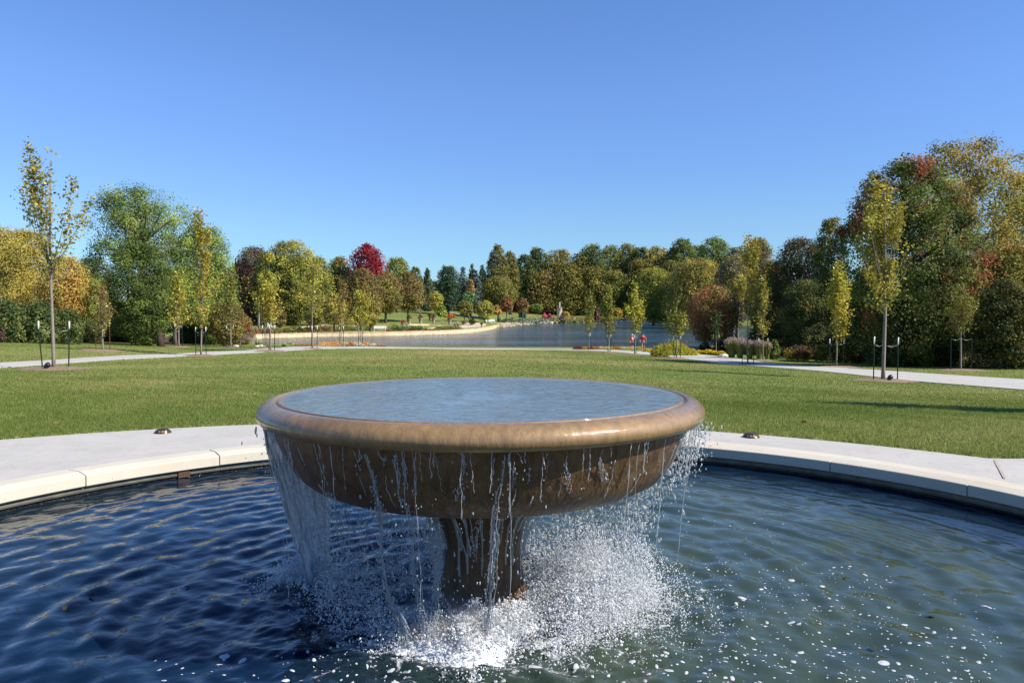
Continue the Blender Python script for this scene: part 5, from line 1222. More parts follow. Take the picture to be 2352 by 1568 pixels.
tree('drooping_juniper', 'drooping juniper cut by the right edge of the view', 2440, 560, 110, 46, [(.06, .07, .015), (.10, .09, .018)], 'bush', 845, clump=.2, flat=.55, leaf=.13)
tree('dark_tree', 'dark tree with a bare twisted top left of the sweetgum', 1835, 545, 70, 78, [(.045, .055, .016), (.06, .05, .02)], 'round', 760, mix=([(.13, .03, .025), (.10, .09, .02)], .25), clump=.2, dens=.8, limbs=30, bark=M_bd)
tree('dark_tree', 'dark olive tree between the bare topped one and the sweetgum', 1905, 500, 44, 72, OG, 'dome', 800, mix=(OG, .3), clump=.2)
tree('dark_tree', 'dark olive tree behind the slim sapling and plumed grasses', 1775, 600, 52, 82, OG, 'round', 795, mix=(BR, .4), clump=.22)
tree('dark_tree', 'dark shaded tree in front of the bare topped tree', 1850, 640, 64, 70, DG, 'dome', 812, mix=(OL, .2), clump=.22)
tree('golden_tree', 'golden green slim tree close behind the tall bare twigged sapling', 1735, 612, 26, 90, GY, 'column', 745, mix=(OG, .4))
tree('golden_tree', 'yellow orange small crown left of the tall bare twigged sapling', 1694, 628, 20, 95, GO, 'spread', 690, mix=(GY, .3))
tree('rust_tree', 'rust red spreading tree leaning over the lake', 1640, 655, 68, 84, [(.24, .10, .04), (.30, .14, .05), (.17, .09, .035)], 'spread', 782, mix=(OG, .4, lambda u, v: .6 + u), clump=.22, bark=M_bd, lx=1672, limbs=14)
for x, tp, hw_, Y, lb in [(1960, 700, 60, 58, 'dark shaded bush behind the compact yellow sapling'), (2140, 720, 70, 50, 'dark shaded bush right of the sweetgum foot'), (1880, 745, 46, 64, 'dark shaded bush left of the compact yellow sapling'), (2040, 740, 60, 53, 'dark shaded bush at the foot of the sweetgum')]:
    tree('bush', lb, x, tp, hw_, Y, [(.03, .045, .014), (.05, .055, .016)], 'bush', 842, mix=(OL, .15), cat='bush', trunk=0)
tree('yellow_shrub', 'yellow brown shrub with a rusty top, right of the round green shrub', 1835, 793, 34, 61, [(.22, .16, .02), (.14, .09, .02)], 'bush', 826, mix=(PU, .3, lambda u, v: 2 * v), cat='shrub', trunk=0)
tree('yellow_shrub', 'low yellow flecked shrub by the compact yellow sapling', 1890, 790, 24, 60, OG, 'bush', 828, mix=(GO, .25), cat='shrub', trunk=0)
tree('green_shrub', 'round green shrub right of the plumed grasses', 1778, 780, 17, 62, GR_, 'bush', 823, cat='shrub', trunk=0)
tree('dark_shrub', 'dark purple shrub left of the plumed grasses', 1620, 785, 16, 75, [(.04, .03, .03), (.05, .05, .04)], 'bush', 808, cat='shrub', trunk=0)
tree('dark_shrub', 'second dark purple shrub touching the plumed grasses', 1652, 782, 16, 76, [(.04, .03, .03), (.06, .04, .04)], 'bush', 810, cat='shrub', trunk=0)
# a tree outside the frame on the right whose crown shades the near lawn
_yt = np.random.default_rng(8)
def off_tree():
    loc = np.array([13.6, 13.2, tz(13.6, 13.2)]); root = tag(empty('young_tree', loc), 'young tree outside the right edge whose shadow falls on the near lawn', 'young tree')
    P, idx, C_, cr_ = crown_points('column', .95, 2.6, 7.2, 40, 3600, _yt, .45)
    V, F = leafquads(P, .11, _yt); mesh_np('crown', V, F, M_leaf, root, np.array(GY)[_yt.integers(0, 3, len(P))])
    b = MB(); b.tube([(0, 0, -.1), (0, 0, 2.5), (0, 0, 6.5)], [.08, .06, .02], 8); b.build('trunk', M_barkpale, root)
off_tree()
# ------------------------------------------------------------------ people
def skin_mesh(name, verts, edges, radii, mat, parent, levels=1, root=0):
    me = bpy.data.meshes.new(name); me.from_pydata([tuple(v) for v in verts], edges, []); o = bpy.data.objects.new(name, me); COL.objects.link(o)
    if parent: o.parent = parent
    sk = o.modifiers.new('skin', 'SKIN'); sk.use_smooth_shade = True
    sub = o.modifiers.new('subsurf', 'SUBSURF'); sub.levels = levels; sub.render_levels = levels
    for i, r_ in enumerate(radii):
        d = me.skin_vertices[0].data[i]; d.radius = r_ if isinstance(r_, tuple) else (r_, r_); d.use_root = (i == root)
    me.materials.append(mat); return o
M_skin = simple('skin', (0.42, 0.25, 0.17), .55, var=.06)
def person(px, Y, rz, label, shirt, shorts, cap, capc, stride=.22, hgt=1.74, bend=0.0, group=None, armout=.0, print_c=None):
    base = on(px, Y, .03); root = tag(empty('person', base, rz), label, 'person', group); k = hgt / 1.75
    fl_, fr = stride, -stride                                   # feet fore and aft; the figure faces -Y
    def J(x, y, z):
        if z > .95: y -= bend * (z - .95) * 1.3; z -= bend * (z - .95) * .45
        return np.array([x, y, z]) * k
    V = [J(0, 0, .95), J(0, .01, 1.15), J(0, 0, 1.36), J(0, 0, 1.47), J(0, -.01, 1.55), J(0, -.015, 1.66), J(0, -.005, 1.72)]
    Rr = [(.15, .11), (.135, .10), (.16, .10), .055, .072, .082, .055]; E = [(0, 1), (1, 2), (2, 3), (3, 4), (4, 5), (5, 6)]
    V += [J(0, -.095, 1.625)]; Rr += [.016]; E += [(5, 7)]      # nose
    for s in (-1, 1): V += [J(s * .085, .0, 1.63)]; Rr += [.016]; E += [(5, len(V) - 1)]   # ears
    for s, f in ((-1, fl_), (1, fr)):
        b0 = len(V); V += [J(s * .09, 0, .90), J(s * .10, -f * .55 - .03, .50), J(s * .10, -f, .10 + (.05 if f < 0 else 0)), J(s * .11, -f - .03, .035), J(s * .115, -f - .16, .03)]
        Rr += [.092, .062, .042, .042, .032]; E += [(0, b0), (b0, b0 + 1), (b0 + 1, b0 + 2), (b0 + 2, b0 + 3), (b0 + 3, b0 + 4)]
        sw = -f * .8; b1 = len(V)
        V += [J(s * .19, 0, 1.38), J(s * (.25 + armout), sw * -.25 + .02, 1.12), J(s * (.26 + armout * .8), -sw * -.6 - .06, .90), J(s * (.262 + armout * .8), -sw * -.65 - .08, .83)]
        Rr += [.055, .042, .030, (.038, .018)]; E += [(2, b1), (b1, b1 + 1), (b1 + 1, b1 + 2), (b1 + 2, b1 + 3)]
        h = V[b1 + 3]
        for q in range(4):
            V += [h + np.array([0, -.026 + q * .017, -.045 + abs(q - 1.3) * .004]) * k, h + np.array([-s * .012, -.024 + q * .015, -.082 + abs(q - 1.3) * .008]) * k]; Rr += [.0085, .0075]; E += [(b1 + 3, len(V) - 2), (len(V) - 2, len(V) - 1)]
        V += [h + np.array([-s * .008, -.040, -.018]) * k, h + np.array([-s * .014, -.052, -.045]) * k]; Rr += [.010, .0085]; E += [(b1 + 3, len(V) - 2), (len(V) - 2, len(V) - 1)]
    skin_mesh('body', V, E, [tuple(x * k for x in r_) if isinstance(r_, tuple) else r_ * k for r_ in Rr], M_skin, root)
    V2 = [J(0, 0, .93), J(0, .01, 1.15), J(0, 0, 1.37), J(0, 0, 1.44)]; R2 = [(.175, .135), (.165, .125), (.18, .118), .075]; E2 = [(0, 1), (1, 2), (2, 3)]
    for s, f in ((-1, fl_), (1, fr)):
        sw = -f * .8; b0 = len(V2); V2 += [J(s * .19, 0, 1.385), J(s * (.235 + armout * .7), sw * -.15 + .01, 1.19)]; R2 += [.078, .068]; E2 += [(2, b0), (b0, b0 + 1)]
    skin_mesh('shirt', V2, E2, R2, shirt, root)
    V3 = [J(0, 0, .97), J(0, 0, .88)]; R3 = [(.165, .13), (.165, .13)]; E3 = [(0, 1)]
    for s, f in ((-1, fl_), (1, fr)):
        b0 = len(V3); V3 += [J(s * .095, -f * .1, .78), J(s * .105, -f * .5 - .02, .54)]; R3 += [.105, .088]; E3 += [(1, b0), (b0, b0 + 1)]
    skin_mesh('shorts', V3, E3, R3, shorts, root)
    for s, f in ((-1, fl_), (1, fr)):
        p0 = J(s * .11, -f, .05 + (.05 if f < 0 else 0)); p1 = J(s * .117, -f - .17, .035)
        skin_mesh('shoe', [p0 + (0, .05, -.01), p0, p1], [(0, 1), (1, 2)], [(.045, .05), (.052, .05), (.045, .032)], M_black, root)
    b = MB(); c = J(0, -.005, 1.675)
    b.lathe([(.001, .10), (.05, .092), (.085, .06), (.100, .02), (.100, -.005)], 14); b.v[-1] += c
    n_ = 9; tt = np.linspace(math.pi * 1.12, math.pi * 1.88, n_); V = np.concatenate([np.stack([.098 * np.cos(tt), .098 * np.sin(tt), np.full(n_, .0)], 1), np.stack([.13 * np.cos(tt), .18 * np.sin(tt), np.full(n_, -.02)], 1)]) + c
    j = np.arange(n_ - 1); b.add(V, np.stack([j, j + 1, j + n_ + 1, j + n_], -1)); b.build('cap', capc, root)
    b = MB(); b.blob(J(0, .03, 1.63), (.082 * k, .075 * k, .07 * k), seed=1, amp=.03); b.build('hair', simple('grey_hair', (.25, .23, .21), .8), root)
    if print_c:
        b = MB(); g_ = np.random.default_rng(int(px))
        for q, (zx, w_) in enumerate([(1.30, .09), (1.25, .12), (1.19, .07)]):
            p_ = J(0, -.128, zx); b.box(p_[0] - w_, p_[0] + w_ * .8, p_[1] - .006, p_[1] + .03, p_[2] - .016, p_[2] + .016)
        b.build('shirt_print', print_c, root, smooth=False)
    return root
M_red = simple('red_cotton', (0.52, 0.018, 0.03), .8, var=.12); M_navy = simple('navy_cotton', (0.018, 0.022, 0.06), .8); M_grey = simple('grey_cotton', (0.10, 0.11, 0.13), .8)
person(1452, 77, .35, 'walker in red shirt with white print, navy shorts and a pale grey cap', M_red, M_navy, None, simple('pale_cap', (.5, .5, .48), .8), .14, 1.66, print_c=M_white)
person(1477, 77.5, -.1, 'walker in red shirt, grey shorts and a black cap', M_red, M_grey, None, M_black, .24, 1.80, armout=.04)
M_lav = simple('lavender_cotton', (0.30, 0.30, 0.48), .8); M_pale = simple('pale_cotton', (0.5, 0.47, 0.45), .8)
person(1044, 163, 1.0, 'stooping gardener in pale clothes, left one on the terrace edge', M_pale, M_grey, None, M_white, .12, 1.65, bend=.9)
person(1053, 163, -.9, 'gardener in a lavender shirt bending by the terrace bed', M_lav, M_navy, None, simple('blue_cap', (.1, .12, .3), .8), .15, 1.70, bend=.5)

# ------------------------------------------------------------------ benches
def bench(px, Y, rz, label, w=1.7, mat=M_white, low=False):
    r_ = tag(empty('bench', on(px, Y), rz), label, 'bench')
    b = MB()
    for q in range(4): b.box(-w / 2, w / 2, -.24 + q * .125, -.24 + q * .125 + .10, .43, .46)
    b.build('seat', mat, r_, smooth=False)
    b = MB()
    for q in range(3): b.box(-w / 2, w / 2, .25, .28, .52 + q * .14, .63 + q * .14)
    b.build('backrest', mat, r_, smooth=False)
    for sx_ in (-1, 1):
        for sy, zt in ((-.20, .43), (.27, .92)):
            b = MB(); x_ = sx_ * (w / 2 - .12); b.box(x_ - .035, x_ + .035, sy - .035, sy + .035, -.05, zt); b.build('leg', mat, r_, smooth=False)
        b = MB(); x_ = sx_ * (w / 2 - .12); b.box(x_ - .04, x_ + .04, -.24, .24, .64, .68); b.box(x_ - .03, x_ + .03, -.235, -.17, .46, .64); b.build('armrest', mat, r_, smooth=False)
    return r_
bench(873, 139, .15, 'white slatted bench facing the lake behind the red flower strip', 2.2)
bench(804, 143, -.2, 'long white bench low against the bank between two golden small trees', 2.0)
bench(1123, 192, .5, 'white lawn seat on the green tip, nearer one of the pair', 1.7)
bench(1130, 195, .5, 'white lawn seat on the green tip, farther one of the pair', 1.7)
r_ = tag(empty('garden_chair', on(623, 139), .3), 'white high backed garden chair left of the round brown bush', 'chair')
b = MB(); b.box(-.4, .4, -.3, .3, .42, .47); b.build('seat', M_white, r_, smooth=False)
b = MB(); b.box(-.62, .1, .25, .31, .55, 1.25); b.build('backrest', M_white, r_, smooth=False)
for sx_ in (-.36, .36):
    for sy in (-.26, .26): b = MB(); b.box(sx_ - .04, sx_ + .04, sy - .04, sy + .04, -.05, .75 if sx_ > 0 else .42); b.build('leg', M_white, r_, smooth=False)
# arched wooden bench seen from behind
r_ = tag(empty('arched_bench', on(572, 66.0), .12), 'weathered arched back wooden bench seen from behind on the left', 'bench')
w = .62; b = MB(); t = np.linspace(-1, 1, 17); arc = .42 + .56 * np.sqrt(np.clip(1 - (t * .98) ** 2, 0, 1)) + .15
b.tube(np.stack([t * w, 0 * t, arc], -1), .032, 6); b.tube([(-w, 0, .56), (w, 0, .56)], .026, 6); b.build('arched_frame', M_wood, r_)
b = MB()
for q in range(14):
    x_ = -w + (q + .5) * 2 * w / 14; zt = .42 + .56 * math.sqrt(max(0, 1 - (x_ / w * .98) ** 2)) + .14
    b.box(x_ - .022, x_ + .022, -.01, .01, .56, zt)
b.build('back_slats', M_wood, r_, smooth=False)
b = MB()
for q in range(5): b.box(-w, w, -.5 + q * .1, -.42 + q * .1, .42, .445)
b.build('seat', M_wood, r_, smooth=False)
for sx_ in (-w + .03, w - .03):
    for sy in (-.47, 0): b = MB(); b.box(sx_ - .03, sx_ + .03, sy - .03, sy + .03, -.1, .58); b.build('leg', M_wood, r_, smooth=False)

# ------------------------------------------------------------------ plants in urns, statue, low walls
def leafclump(name, n_, c, rad_, pal, size, root, seed=0, flat=1.0, up=.45):
    g_ = np.random.default_rng(seed); d = g_.standard_normal((n_, 3)); d /= np.linalg.norm(d, axis=1)[:, None]
    P = np.array(c) + d * (g_.uniform(.25, 1, n_) ** .5)[:, None] * np.array(rad_) * (1 + .12 * g_.standard_normal((n_, 1)))
    V, F = leafquads(P, size, g_, up); pal = np.array(pal)
    return mesh_np(name, V, F, M_leaf, root, np.clip(pal[g_.integers(0, len(pal), n_)] * np.exp(g_.normal(0, .2, (n_, 1))) * 1.25, 0, .95))
M_urn = M_terra
def urn(px, Y, label, h=.95, r0=.36, pal=RU, spiky=True, k=1.0):
    r_ = tag(empty('planter_urn', on(px, Y)), label, 'planter', 'planter urns on the far terrace')
    b = MB(); b.lathe([(.001, -.03), (r0 * .75, -.03), (r0 * .68, .1), (r0 * .8, h * .4), (r0 * .98, h * .85), (r0 * 1.12, h * .9), (r0 * 1.12, h), (r0 * .9, h), (.001, h * .93)], 16); b.build('pot', M_urn, r_)
    leafclump('flowers', 260, (0, 0, h + .22 * k), (.62 * k, .62 * k, .38 * k), pal + [(.08, .12, .03)], .17, r_, int(px))
    if spiky:
        b = MB(); g_ = np.random.default_rng(int(px))
        for q in range(34):
            a = g_.uniform(0, 6.28); l = g_.uniform(.15, .55); b.tube([(0, 0, h), (l * .5 * math.cos(a), l * .5 * math.sin(a), h + .7), (l * math.cos(a), l * math.sin(a), h + g_.uniform(.9, 1.35))], [.03, .028, .008], 4, col=(.20, .24, .05))
        b.build('grass_spikes', M_leaf, r_, usecol=True)
ru_ = [(.25, .05, .03), (.20, .09, .04)]
for px, Y, lb, sp in [(940, 170, 'grey planter urn with rusty flowers and spiky grass, leftmost of its row', True), (966, 174, 'grey planter urn with tall spiky grass, second of its row', True), (996, 178, 'grey planter urn with spiky grass, third of its row', True), (1033, 176, 'grey planter urn of red flowers without grass, right of the spiky ones', False), (926, 160, 'planter urn spilling bright red flowers at the terrace left end', False), (987, 186, 'small planter urn half hidden behind the third spiky one', False)]:
    urn(px, Y, lb, h=1.15 if px > 930 else .9, r0=.42 if px != 987 else .25, pal=ru_ if px not in (926,) else [(.5, .04, .03), (.35, .05, .03)], spiky=sp)
for px, Y, lb in [(1065, 176, 'round red leaved pot plant at the right of the terrace'), (1106, 172, 'slim pot with drooping red plant near the terrace tip')]:
    urn(px, Y, lb, h=.5 if px == 1065 else .9, r0=.3 if px == 1065 else .16, pal=[(.28, .04, .035), (.2, .06, .04)], spiky=False, k=.8 if px == 1065 else .5)
tree('dark_shrub', 'round dark box ball right of the red pot plant', 1085, 731, 8, 178, DG, 'bush', 743, cat='shrub', trunk=0)

def low_wall(pix, Y0, Y1, label, h=.35, mat=None):
    mat = mat or M_stone
    P = np.array([on(x, Y0 + (Y1 - Y0) * i / (len(pix) - 1) if yy is None else yy) for i, (x, yy) in enumerate(pix)]); b = MB(); s = np.linspace(0, len(P) - 1, 40); idx = np.arange(len(P))
    Q = np.stack([np.interp(s, idx, P[:, 0]), np.interp(s, idx, P[:, 1])], -1); z = terr(Q, lake=False); g_ = np.random.default_rng(len(pix) + int(pix[0][0]))
    jj = g_.uniform(-.04, .04, 40); rows = []
    for dy, dz in ((-.25, -.2), (-.25, h), (.25, h), (.25, -.2)): rows.append(np.column_stack([Q[:, 0], Q[:, 1] + dy, z + (dz + jj if dz > 0 else dz)]))
    V = np.stack(rows, 1).reshape(-1, 3); i = np.arange(39)[:, None] * 4; j = np.arange(3)[None]; b.add(V, np.stack([i + j, i + j + 1, i + 4 + j + 1, i + 4 + j], -1).reshape(-1, 4))
    tag(b.build('terrace_wall', mat, smooth=False), label, 'wall', 'curved stone terrace edges')
low_wall([(926, 160), (945, 165), (985, 168), (1030, 168), (1065, 164)], 0, 0, 'uppermost curved pale stone terrace edge below the urns', .3)
low_wall([(955, 156), (985, 160), (1020, 161), (1055, 158)], 0, 0, 'middle curved pale stone terrace edge', .25)
low_wall([(945, 150), (975, 154), (1010, 155), (1046, 152)], 0, 0, 'lowest curved terrace edge above the leafy bed', .25)
def strip(name, pix, n_, wd, hh, pal, size, label, seed, Yf=None):
    g_ = np.random.default_rng(seed); P = np.array([on(x, Y) for x, Y in pix]); s = g_.uniform(0, len(P) - 1, n_); idx = np.arange(len(P))
    x_ = np.interp(s, idx, P[:, 0]) + g_.normal(0, wd * .3, n_); y_ = np.interp(s, idx, P[:, 1]) + g_.uniform(-wd, wd, n_); z = terr(np.stack([x_, y_], -1), lake=False)
    hm = hh * (.55 + .45 * wob(np.stack([x_, y_], -1), 1.3, seed)); Q = np.stack([x_, y_, z + np.abs(hm) * g_.uniform(.1, 1.1, n_)], -1)
    V, F = leafquads(Q, size, g_, .6); pal = np.array(pal); cl = np.clip(((wob(np.stack([x_, y_], -1), .9, seed + 3) + 1) / 2 * len(pal)).astype(int), 0, len(pal) - 1)
    cl = np.where(g_.uniform(0, 1, n_) < .25, g_.integers(0, len(pal), n_), cl)
    tag(mesh_np(name, V, F, M_leaf, None, np.clip(pal[cl] * np.exp(g_.normal(0, .2, (n_, 1))) * 1.25, 0, .95)), label, 'flower bed', kind='stuff')
strip('flower_strip', [(890, 145), (950, 147), (1010, 152), (1060, 160)], 2600, .8, .5, [(.20, .02, .035), (.15, .025, .035), (.28, .03, .04)], .26, 'low band of dark red flowers along the top of the far wall', 31)
strip('leafy_bed', [(900, 147.5), (950, 150), (1000, 153), (1052, 159)], 3200, 1.6, 1.25, [(.10, .15, .035), (.14, .19, .04), (.18, .18, .06), (.07, .11, .03)], .3, 'green leafy plants behind the dark red flower band', 32)
strip('pale_bed', [(915, 153), (940, 155), (970, 156)], 900, 1.5, .9, [(.26, .28, .16), (.2, .24, .12)], .3, 'pale sage plants at the left of the terrace', 33)
strip('gold_grass', [(955, 152.5), (1000, 154.5), (1040, 155)], 900, 1.0, .8, [(.36, .27, .11), (.28, .22, .08)], .25, 'golden dry grass below the lowest terrace edge', 34)
strip('shrub_border', [(590, 131), (650, 133), (720, 137), (790, 141), (860, 144)], 5200, 2.6, 1.2, [(.16, .14, .04), (.12, .15, .04), (.22, .11, .05), (.10, .12, .035), (.20, .18, .05)], .26, 'mixed brown and green shrubs along the top of the far wall', 35)
strip('purple_flowers', [(577, 131), (590, 132)], 260, .8, .9, [(.30, .02, .16), (.22, .02, .12)], .26, 'patch of purple flowers at the left end of the border', 36)
strip('purple_flowers', [(744, 138), (752, 138)], 160, .6, .8, [(.26, .02, .14)], .26, 'small purple flower patch in the middle of the border', 37)
strip('rock_garden_plants', [(1250, 250), (1300, 256), (1350, 258), (1400, 262), (1450, 265)], 5200, 7, 1.7, [(.14, .16, .05), (.20, .17, .05), (.12, .10, .06), (.30, .24, .05), (.10, .13, .04)], .42, 'mixed low plants of the far rock garden', 38)
strip('rock_garden_plants', [(1160, 222), (1200, 232), (1250, 243)], 2600, 4, 1.5, [(.10, .14, .05), (.08, .14, .07), (.30, .30, .24), (.14, .16, .05)], .4, 'green and grey plants right of the lake tip', 39)
for x, tp, hw_, bt, Y, pal, lb in [(1370, 708, 9, 735, 252, [(.16, .05, .05), (.12, .05, .05)], 'dark red upright shrub in the far rock garden'), (1418, 706, 12, 727, 262, [(.36, .27, .03), (.3, .2, .04)], 'golden yellow shrub right of the dark red one'), (1440, 700, 11, 722, 266, [(.36, .32, .03)], 'lemon yellow shrub behind the walkers sapling'),
    (1500, 701, 12, 722, 270, [(.38, .30, .03), (.34, .2, .05)], 'bright yellow shrub on the far right shore'), (1297, 716, 12, 726, 262, [(.3, .19, .04), (.2, .16, .04)], 'orange brown plants at the foot of the pedestal'), (1292, 725, 9, 740, 249, [(.13, .10, .09), (.09, .08, .07)], 'grey purple mound at the lake edge below the pedestal'),
    (1250, 719, 4, 730, 250, [(.5, .08, .06), (.4, .07, .2)], 'bright red and pink flower clump left of the pedestal'), (1262, 720, 4, 731, 250, [(.25, .04, .2), (.4, .06, .12)], 'purple pink flower clump beside the red one'), (1200, 708, 10, 728, 230, [(.05, .12, .07), (.08, .15, .08)], 'blue green bushy plant below the right rust shrub'), (1321, 735, 6, 746, 246, [(.14, .2, .04)], 'green reed tuft at the water edge of the rock garden')]:
    tree('garden_shrub', lb, x, tp, hw_, Y, pal, 'bush', bt, cat='shrub', trunk=0)
# statue on its pedestal
r_ = tag(empty('statue', on(1285, 262)), 'pale statue with raised arms on a round white pedestal before the dark wood', 'statue')
b = MB(); H_ = at(1285, 706, 262)[2] - on(1285, 262)[2]; b.lathe([(.001, -.5), (1.0, -.5), (1.0, .2), (.85, .3), (.85, H_ - .2), (1.0, H_ - .1), (1.0, H_), (.001, H_)], 18); b.build('pedestal', M_rockpale, r_)
M_statue = simple('mottled_stone', (.5, .5, .48), .7, var=.3, scale=2)
S_ = np.array([(0, 0, 0), (0, 0, .9), (0, 0, 1.5), (.05, 0, 2.1), (.05, 0, 2.45), (.45, 0, 1.9), (.6, 0, 2.7), (-.4, 0, 1.8), (-.65, 0, 1.4), (.25, 0, .3), (-.3, 0, .35), (.5, 0, 1.0), (-.55, 0, .9)]) * .78 + (0, 0, H_)
skin_mesh('figure', S_, [(0, 1), (1, 2), (2, 3), (3, 4), (2, 5), (5, 6), (2, 7), (7, 8), (0, 9), (0, 10), (1, 11), (1, 12)], [.16, .15, .17, .08, .15, .08, .06, .08, .06, .12, .12, .08, .08], M_statue, r_)
for q, (x, Y) in enumerate([(1160, 226), (1172, 228), (1196, 232), (1212, 236), (1231, 240), (1243, 243)]):
    r_ = tag(empty('garden_post', on(x, Y)), ['first', 'second', 'third', 'fourth', 'fifth', 'sixth'][q] + ' thin blue green post from the left in the garden beyond the lake tip', 'post', 'blue green garden posts')
    b = MB(); b.tube([(0, 0, -.2), (0, 0, 2.3)], .07, 6); b.build('post', M_gpost if q else simple('blue_green_paint', (.08, .28, .22), .5), r_)
    if not q: M_gpost = r_.children[0].data.materials[0]
r_ = tag(empty('garden_sign', on(1031, 212)), 'dark T shaped garden stand among the pumpkins', 'stand'); b = MB(); b.box(-.1, .1, -.1, .1, -.2, 1.7); b.build('post', M_black, r_, smooth=False); b = MB(); b.box(-1.3, .25, -.15, .15, 1.72, 1.9); b.build('crossbar', M_black, r_, smooth=False)
for x, lb in [(1025, 'orange mum clump left of the dark T shaped stand'), (1039, 'orange mum clump right of the dark T shaped stand')]:
    r_ = tag(empty('mum_plant', on(x, 214)), lb, 'flowers'); leafclump('flowers', 260, (0, 0, .4), (1.0, .8, .6), [(.6, .15, .03), (.5, .2, .03)], .3, r_, x)

# ------------------------------------------------------------------ mums and beds along the near path
def mum_proto(pal, seed):
    g_ = np.random.default_rng(seed); n_ = 420; d = g_.standard_normal((n_, 3)); d[:, 2] = np.abs(d[:, 2]); d /= np.linalg.norm(d, axis=1)[:, None]
    P = d * np.array([.36, .36, .30]) * (1 + .07 * g_.standard_normal((n_, 1))); V, F = leafquads(P, .085, g_, .6); pal = np.array(pal); c = pal[g_.integers(0, len(pal), n_)]
    low = (P[:, 2] < .09) | (g_.uniform(0, 1, n_) < .12); c = np.where(low[:, None], (.06, .10, .02), c)
    o = mesh_np('mum_plant', V, F, M_leaf, None, np.clip(c, 0, .95)); return o
MUM = {'yellow': [(.75, .55, .02), (.65, .45, .02)], 'orange': [(.70, .22, .03), (.6, .28, .04)], 'white': [(.75, .72, .45), (.7, .68, .5)], 'purple': [(.22, .02, .10), (.16, .02, .08)]}
protos = {}
ords = ['first', 'second', 'third', 'fourth', 'fifth', 'sixth', 'seventh', 'eighth', 'ninth', 'tenth', 'eleventh', 'twelfth', 'thirteenth', 'fourteenth', 'fifteenth', 'sixteenth', 'seventeenth', 'eighteenth', 'nineteenth', 'twentieth', 'twenty first', 'twenty second', 'twenty third', 'twenty fourth']
def mums(spots, where, group):
    for q, (x, y, c, s_) in enumerate(spots):
        if c not in protos: o = protos[c] = mum_proto(MUM[c], len(protos) + 50)
        else: o = protos[c].copy(); COL.objects.link(o)
        p_ = hit(x, y); o.location = (p_[0], p_[1], p_[2]); o.scale = (s_, s_, s_ * .95); o.rotation_euler = (0, 0, x)
        tag(o, f'{c} mum, {ords[q]} from left in the {where}', 'mum', group)
mums([(1486, 808, 'yellow', 1.0)] + [(1496 + q * 8.3, 809 + q * .32, 'yellow', .95 + .12 * ((q * 7) % 3 - 1)) for q in range(12)], 'yellow row at the foot of the flower mound', 'yellow mums before the flower mound')
mums([(1607, 812.3, 'yellow', 1.1), (1616, 813, 'yellow', 1.05), (1627, 814, 'yellow', 1.45), (1639, 814.6, 'yellow', 1.2), (1648, 815, 'yellow', 1.1), (1656, 815.5, 'yellow', 1.2)], 'short row right of the flower mound', 'yellow mums right of the flower mound')
mums([(x, 802.6 + (x - 1320) * .004, c, 1.05) for x, c in zip(range(1324, 1480, 8), ['purple', 'purple', 'yellow', 'orange', 'purple', 'orange', 'orange', 'white', 'yellow', 'white', 'yellow', 'orange', 'orange', 'white', 'white', 'yellow', 'white', 'white', 'yellow', 'orange'])], 'mixed row along the lake edge', 'mums of mixed colours along the lake edge')
mums([(x, 795.2 + (x - 680) * .004, c, s_) for x, c, s_ in [(682, 'orange', .7), (694, 'orange', .7), (706, 'orange', .8), (718, 'orange', .9), (740, 'white', 1.0), (752, 'white', 1.1), (764, 'orange', 1.4), (772, 'white', 1.1), (783, 'white', 1.0), (795, 'white', 1.2), (806, 'orange', 1.1), (816, 'white', 1.1), (826, 'white', 1.2), (838, 'orange', 1.2), (846, 'white', 1.2), (856, 'white', 1.2), (868, 'orange', .9), (880, 'orange', .8)]], 'orange and white bank left of the lake', 'orange and white mums on the left bank')
strip('orange_flowers', [(735, 74.5), (760, 75), (800, 76), (850, 77.5)], 900, .7, .75, [(.65, .22, .04), (.55, .28, .05), (.10, .14, .04), (.6, .3, .08)], .11, 'drift of orange flowers behind the white mums on the left bank', 41)
# big flower mound
mnd = on(1549, 66)
r_ = tag(empty('flower_mound', mnd), 'large mound of yellow green foliage with red tips on the lawn edge', 'flower mound')
g = np.random.default_rng(9)
b = MB()
P = []; C2 = []
for q in range(620):
    x_ = g.uniform(-1, 1); y_ = g.uniform(-1, 1)
    if x_ * x_ + y_ * y_ > 1: continue
    hgt = (1.18 * (1 - .75 * (x_ * x_ + y_ * y_)) + .12 * g.standard_normal()) * (1.0 if x_ < .5 else .72); px_, py_ = x_ * 1.95, y_ * 1.0
    k = 34; t = g.uniform(.1, 1, k); P.append(np.stack([px_ + g.normal(0, .06, k) + t * .1 * x_, py_ + g.normal(0, .06, k), t * hgt], -1))
    red = (g.uniform(0, 1) < (.5 if x_ < -.1 or x_ > .2 else .2)); base_c = np.array((.30, .33, .035)) if g.uniform() < .7 else np.array((.42, .38, .05))
    c = np.tile(base_c, (k, 1)); top_ = (t > .86) & red; c[top_] = (.30, .06, .05) if x_ > .2 else (.17, .06, .05); C2.append(c * np.exp(g.normal(0, .2, (k, 1))))
P = np.concatenate(P); C2 = np.concatenate(C2); V, F = leafquads(P, .10, g, .2, .5); mesh_np('foliage', V, F, M_leaf, r_, np.clip(C2 * 1.4, 0, .9))
strip('red_edging', [(1500, 62.5), (1515, 62.3), (1535, 62.4)], 420, .3, .35, [(.16, .05, .045), (.22, .07, .05)], .10, 'low dark red plants between the mound and the yellow mums', 42)
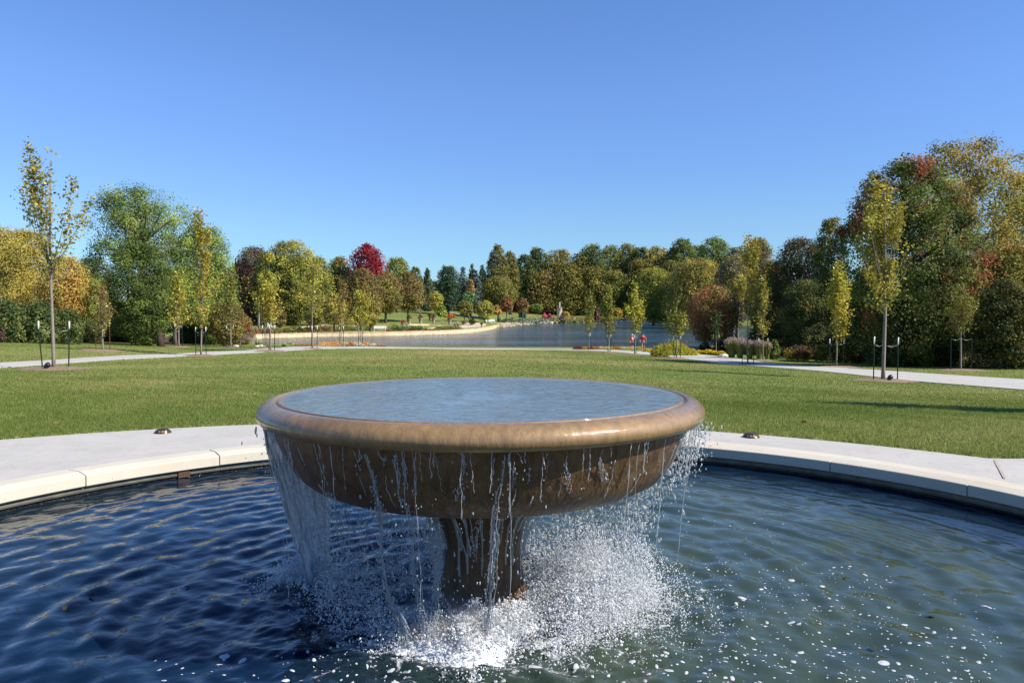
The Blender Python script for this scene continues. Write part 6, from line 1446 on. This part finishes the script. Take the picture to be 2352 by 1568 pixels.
# plumed grasses
def plumed(px, Y, w, h, label, seed):
    r_ = tag(empty('ornamental_grass', on(px, Y)), label, 'ornamental grass', 'pink plumed grass clumps'); g_ = np.random.default_rng(seed); n_ = 1500
    a = g_.uniform(0, 6.283, n_); l = w * np.sqrt(g_.uniform(0, 1, n_)); hh = h * g_.uniform(.55, 1.0, n_); r0 = l * .35
    B0 = np.stack([r0 * np.cos(a), r0 * np.sin(a), 0 * a - .03], -1); T0 = np.stack([l * np.cos(a), l * np.sin(a), hh], -1); M0 = (B0 + T0) / 2 - np.stack([.15 * l * np.cos(a), .15 * l * np.sin(a), -.12 * hh], -1)
    s = np.stack([-np.sin(a), np.cos(a), 0 * a], -1) * .014
    V = np.stack([B0 - s, B0 + s, M0 - s, M0 + s, T0], 1).reshape(-1, 3); i = np.arange(n_) * 5
    F4 = np.stack([i, i + 1, i + 3, i + 2], -1); F3 = np.stack([i + 2, i + 3, i + 4], -1)
    c = np.array([(.16, .20, .05), (.22, .25, .06), (.28, .26, .09)])[g_.integers(0, 3, n_)] * 1.2
    mesh_np('blades', V, [F3, F4], M_leaf, r_, np.concatenate([c, c]))
    m_ = 700; a = g_.uniform(0, 6.283, m_); l = w * 1.02 * np.sqrt(g_.uniform(0, 1, m_)); P = np.stack([l * np.cos(a), l * np.sin(a), h * (1.06 - .22 * (l / w) ** 2) + g_.normal(0, .07, m_)], -1)
    V, F = leafquads(P, .12, g_, .0, .35); mesh_np('plumes', V, F, M_leaf, r_, np.array([(.46, .35, .26), (.40, .28, .22), (.50, .41, .31)])[g_.integers(0, 3, m_)] * .95)
for q, (px, Y, w, h, lb) in enumerate([(1681, 63, .62, 1.5, 'pink plumed grass clump, leftmost and fullest of the row'), (1700, 62.5, .55, 1.45, 'pink plumed grass clump just left of the tall bare twigged sapling trunk'), (1722, 62, .55, 1.3, 'pink plumed grass clump behind the tall bare twigged sapling trunk'), (1744, 61.5, .5, 1.35, 'pink plumed grass clump by the slim sapling'), (1762, 61.5, .4, 1.25, 'small pink plumed grass clump, rightmost of the row')]):
    plumed(px, Y, w, h, lb, 70 + q)
for q, (x, Y, s_, lb) in enumerate([(542, 64, .2, 'small pale rock left of the arched bench'), (590, 64.5, .18, 'pale rock just right of the arched bench'), (600, 65, .22, 'larger pale rock at the water right of the arched bench'), (1662, 64, .34, 'flat pale stone slab at the end of the yellow mums')]):
    b = MB(); b.blob((0, 0, s_ * .25), (s_ * 1.3, s_ * .8, s_ * .55), seed=q + 4, amp=.1); o = b.build('rock', M_rockpale, smooth=False); o.location = on(x, Y); tag(o, lb, 'rock')
tree('reeds', 'yellow green leafy plant right of the arched bench', 594, 782, 9, 66, BG, 'bush', 796, cat='plant', trunk=0)
tree('reeds', 'thin pale green reeds left of the orange flowers', 660, 788, 16, 73, [(.2, .22, .06)], 'bush', 796, cat='plant', trunk=0, dens=.5)
# leaves afloat on the pool
g = np.random.default_rng(14); b = MB(); V_, F_ = leafquads(np.array([np.append(plane(x, y, WZ)[:2], WZ + .012) for x, y in [(430, 1350), (210, 1370), (2010, 1490), (1940, 1330), (2140, 1420), (150, 1400), (1720, 1100)]]), .05, g, 6, .7)
o = mesh_np('fallen_leaves', V_, F_, M_leaf, None, np.array([(.06, .05, .025)] * 7)); tag(o, 'few brown leaves afloat on the pool', 'leaves', kind='stuff')
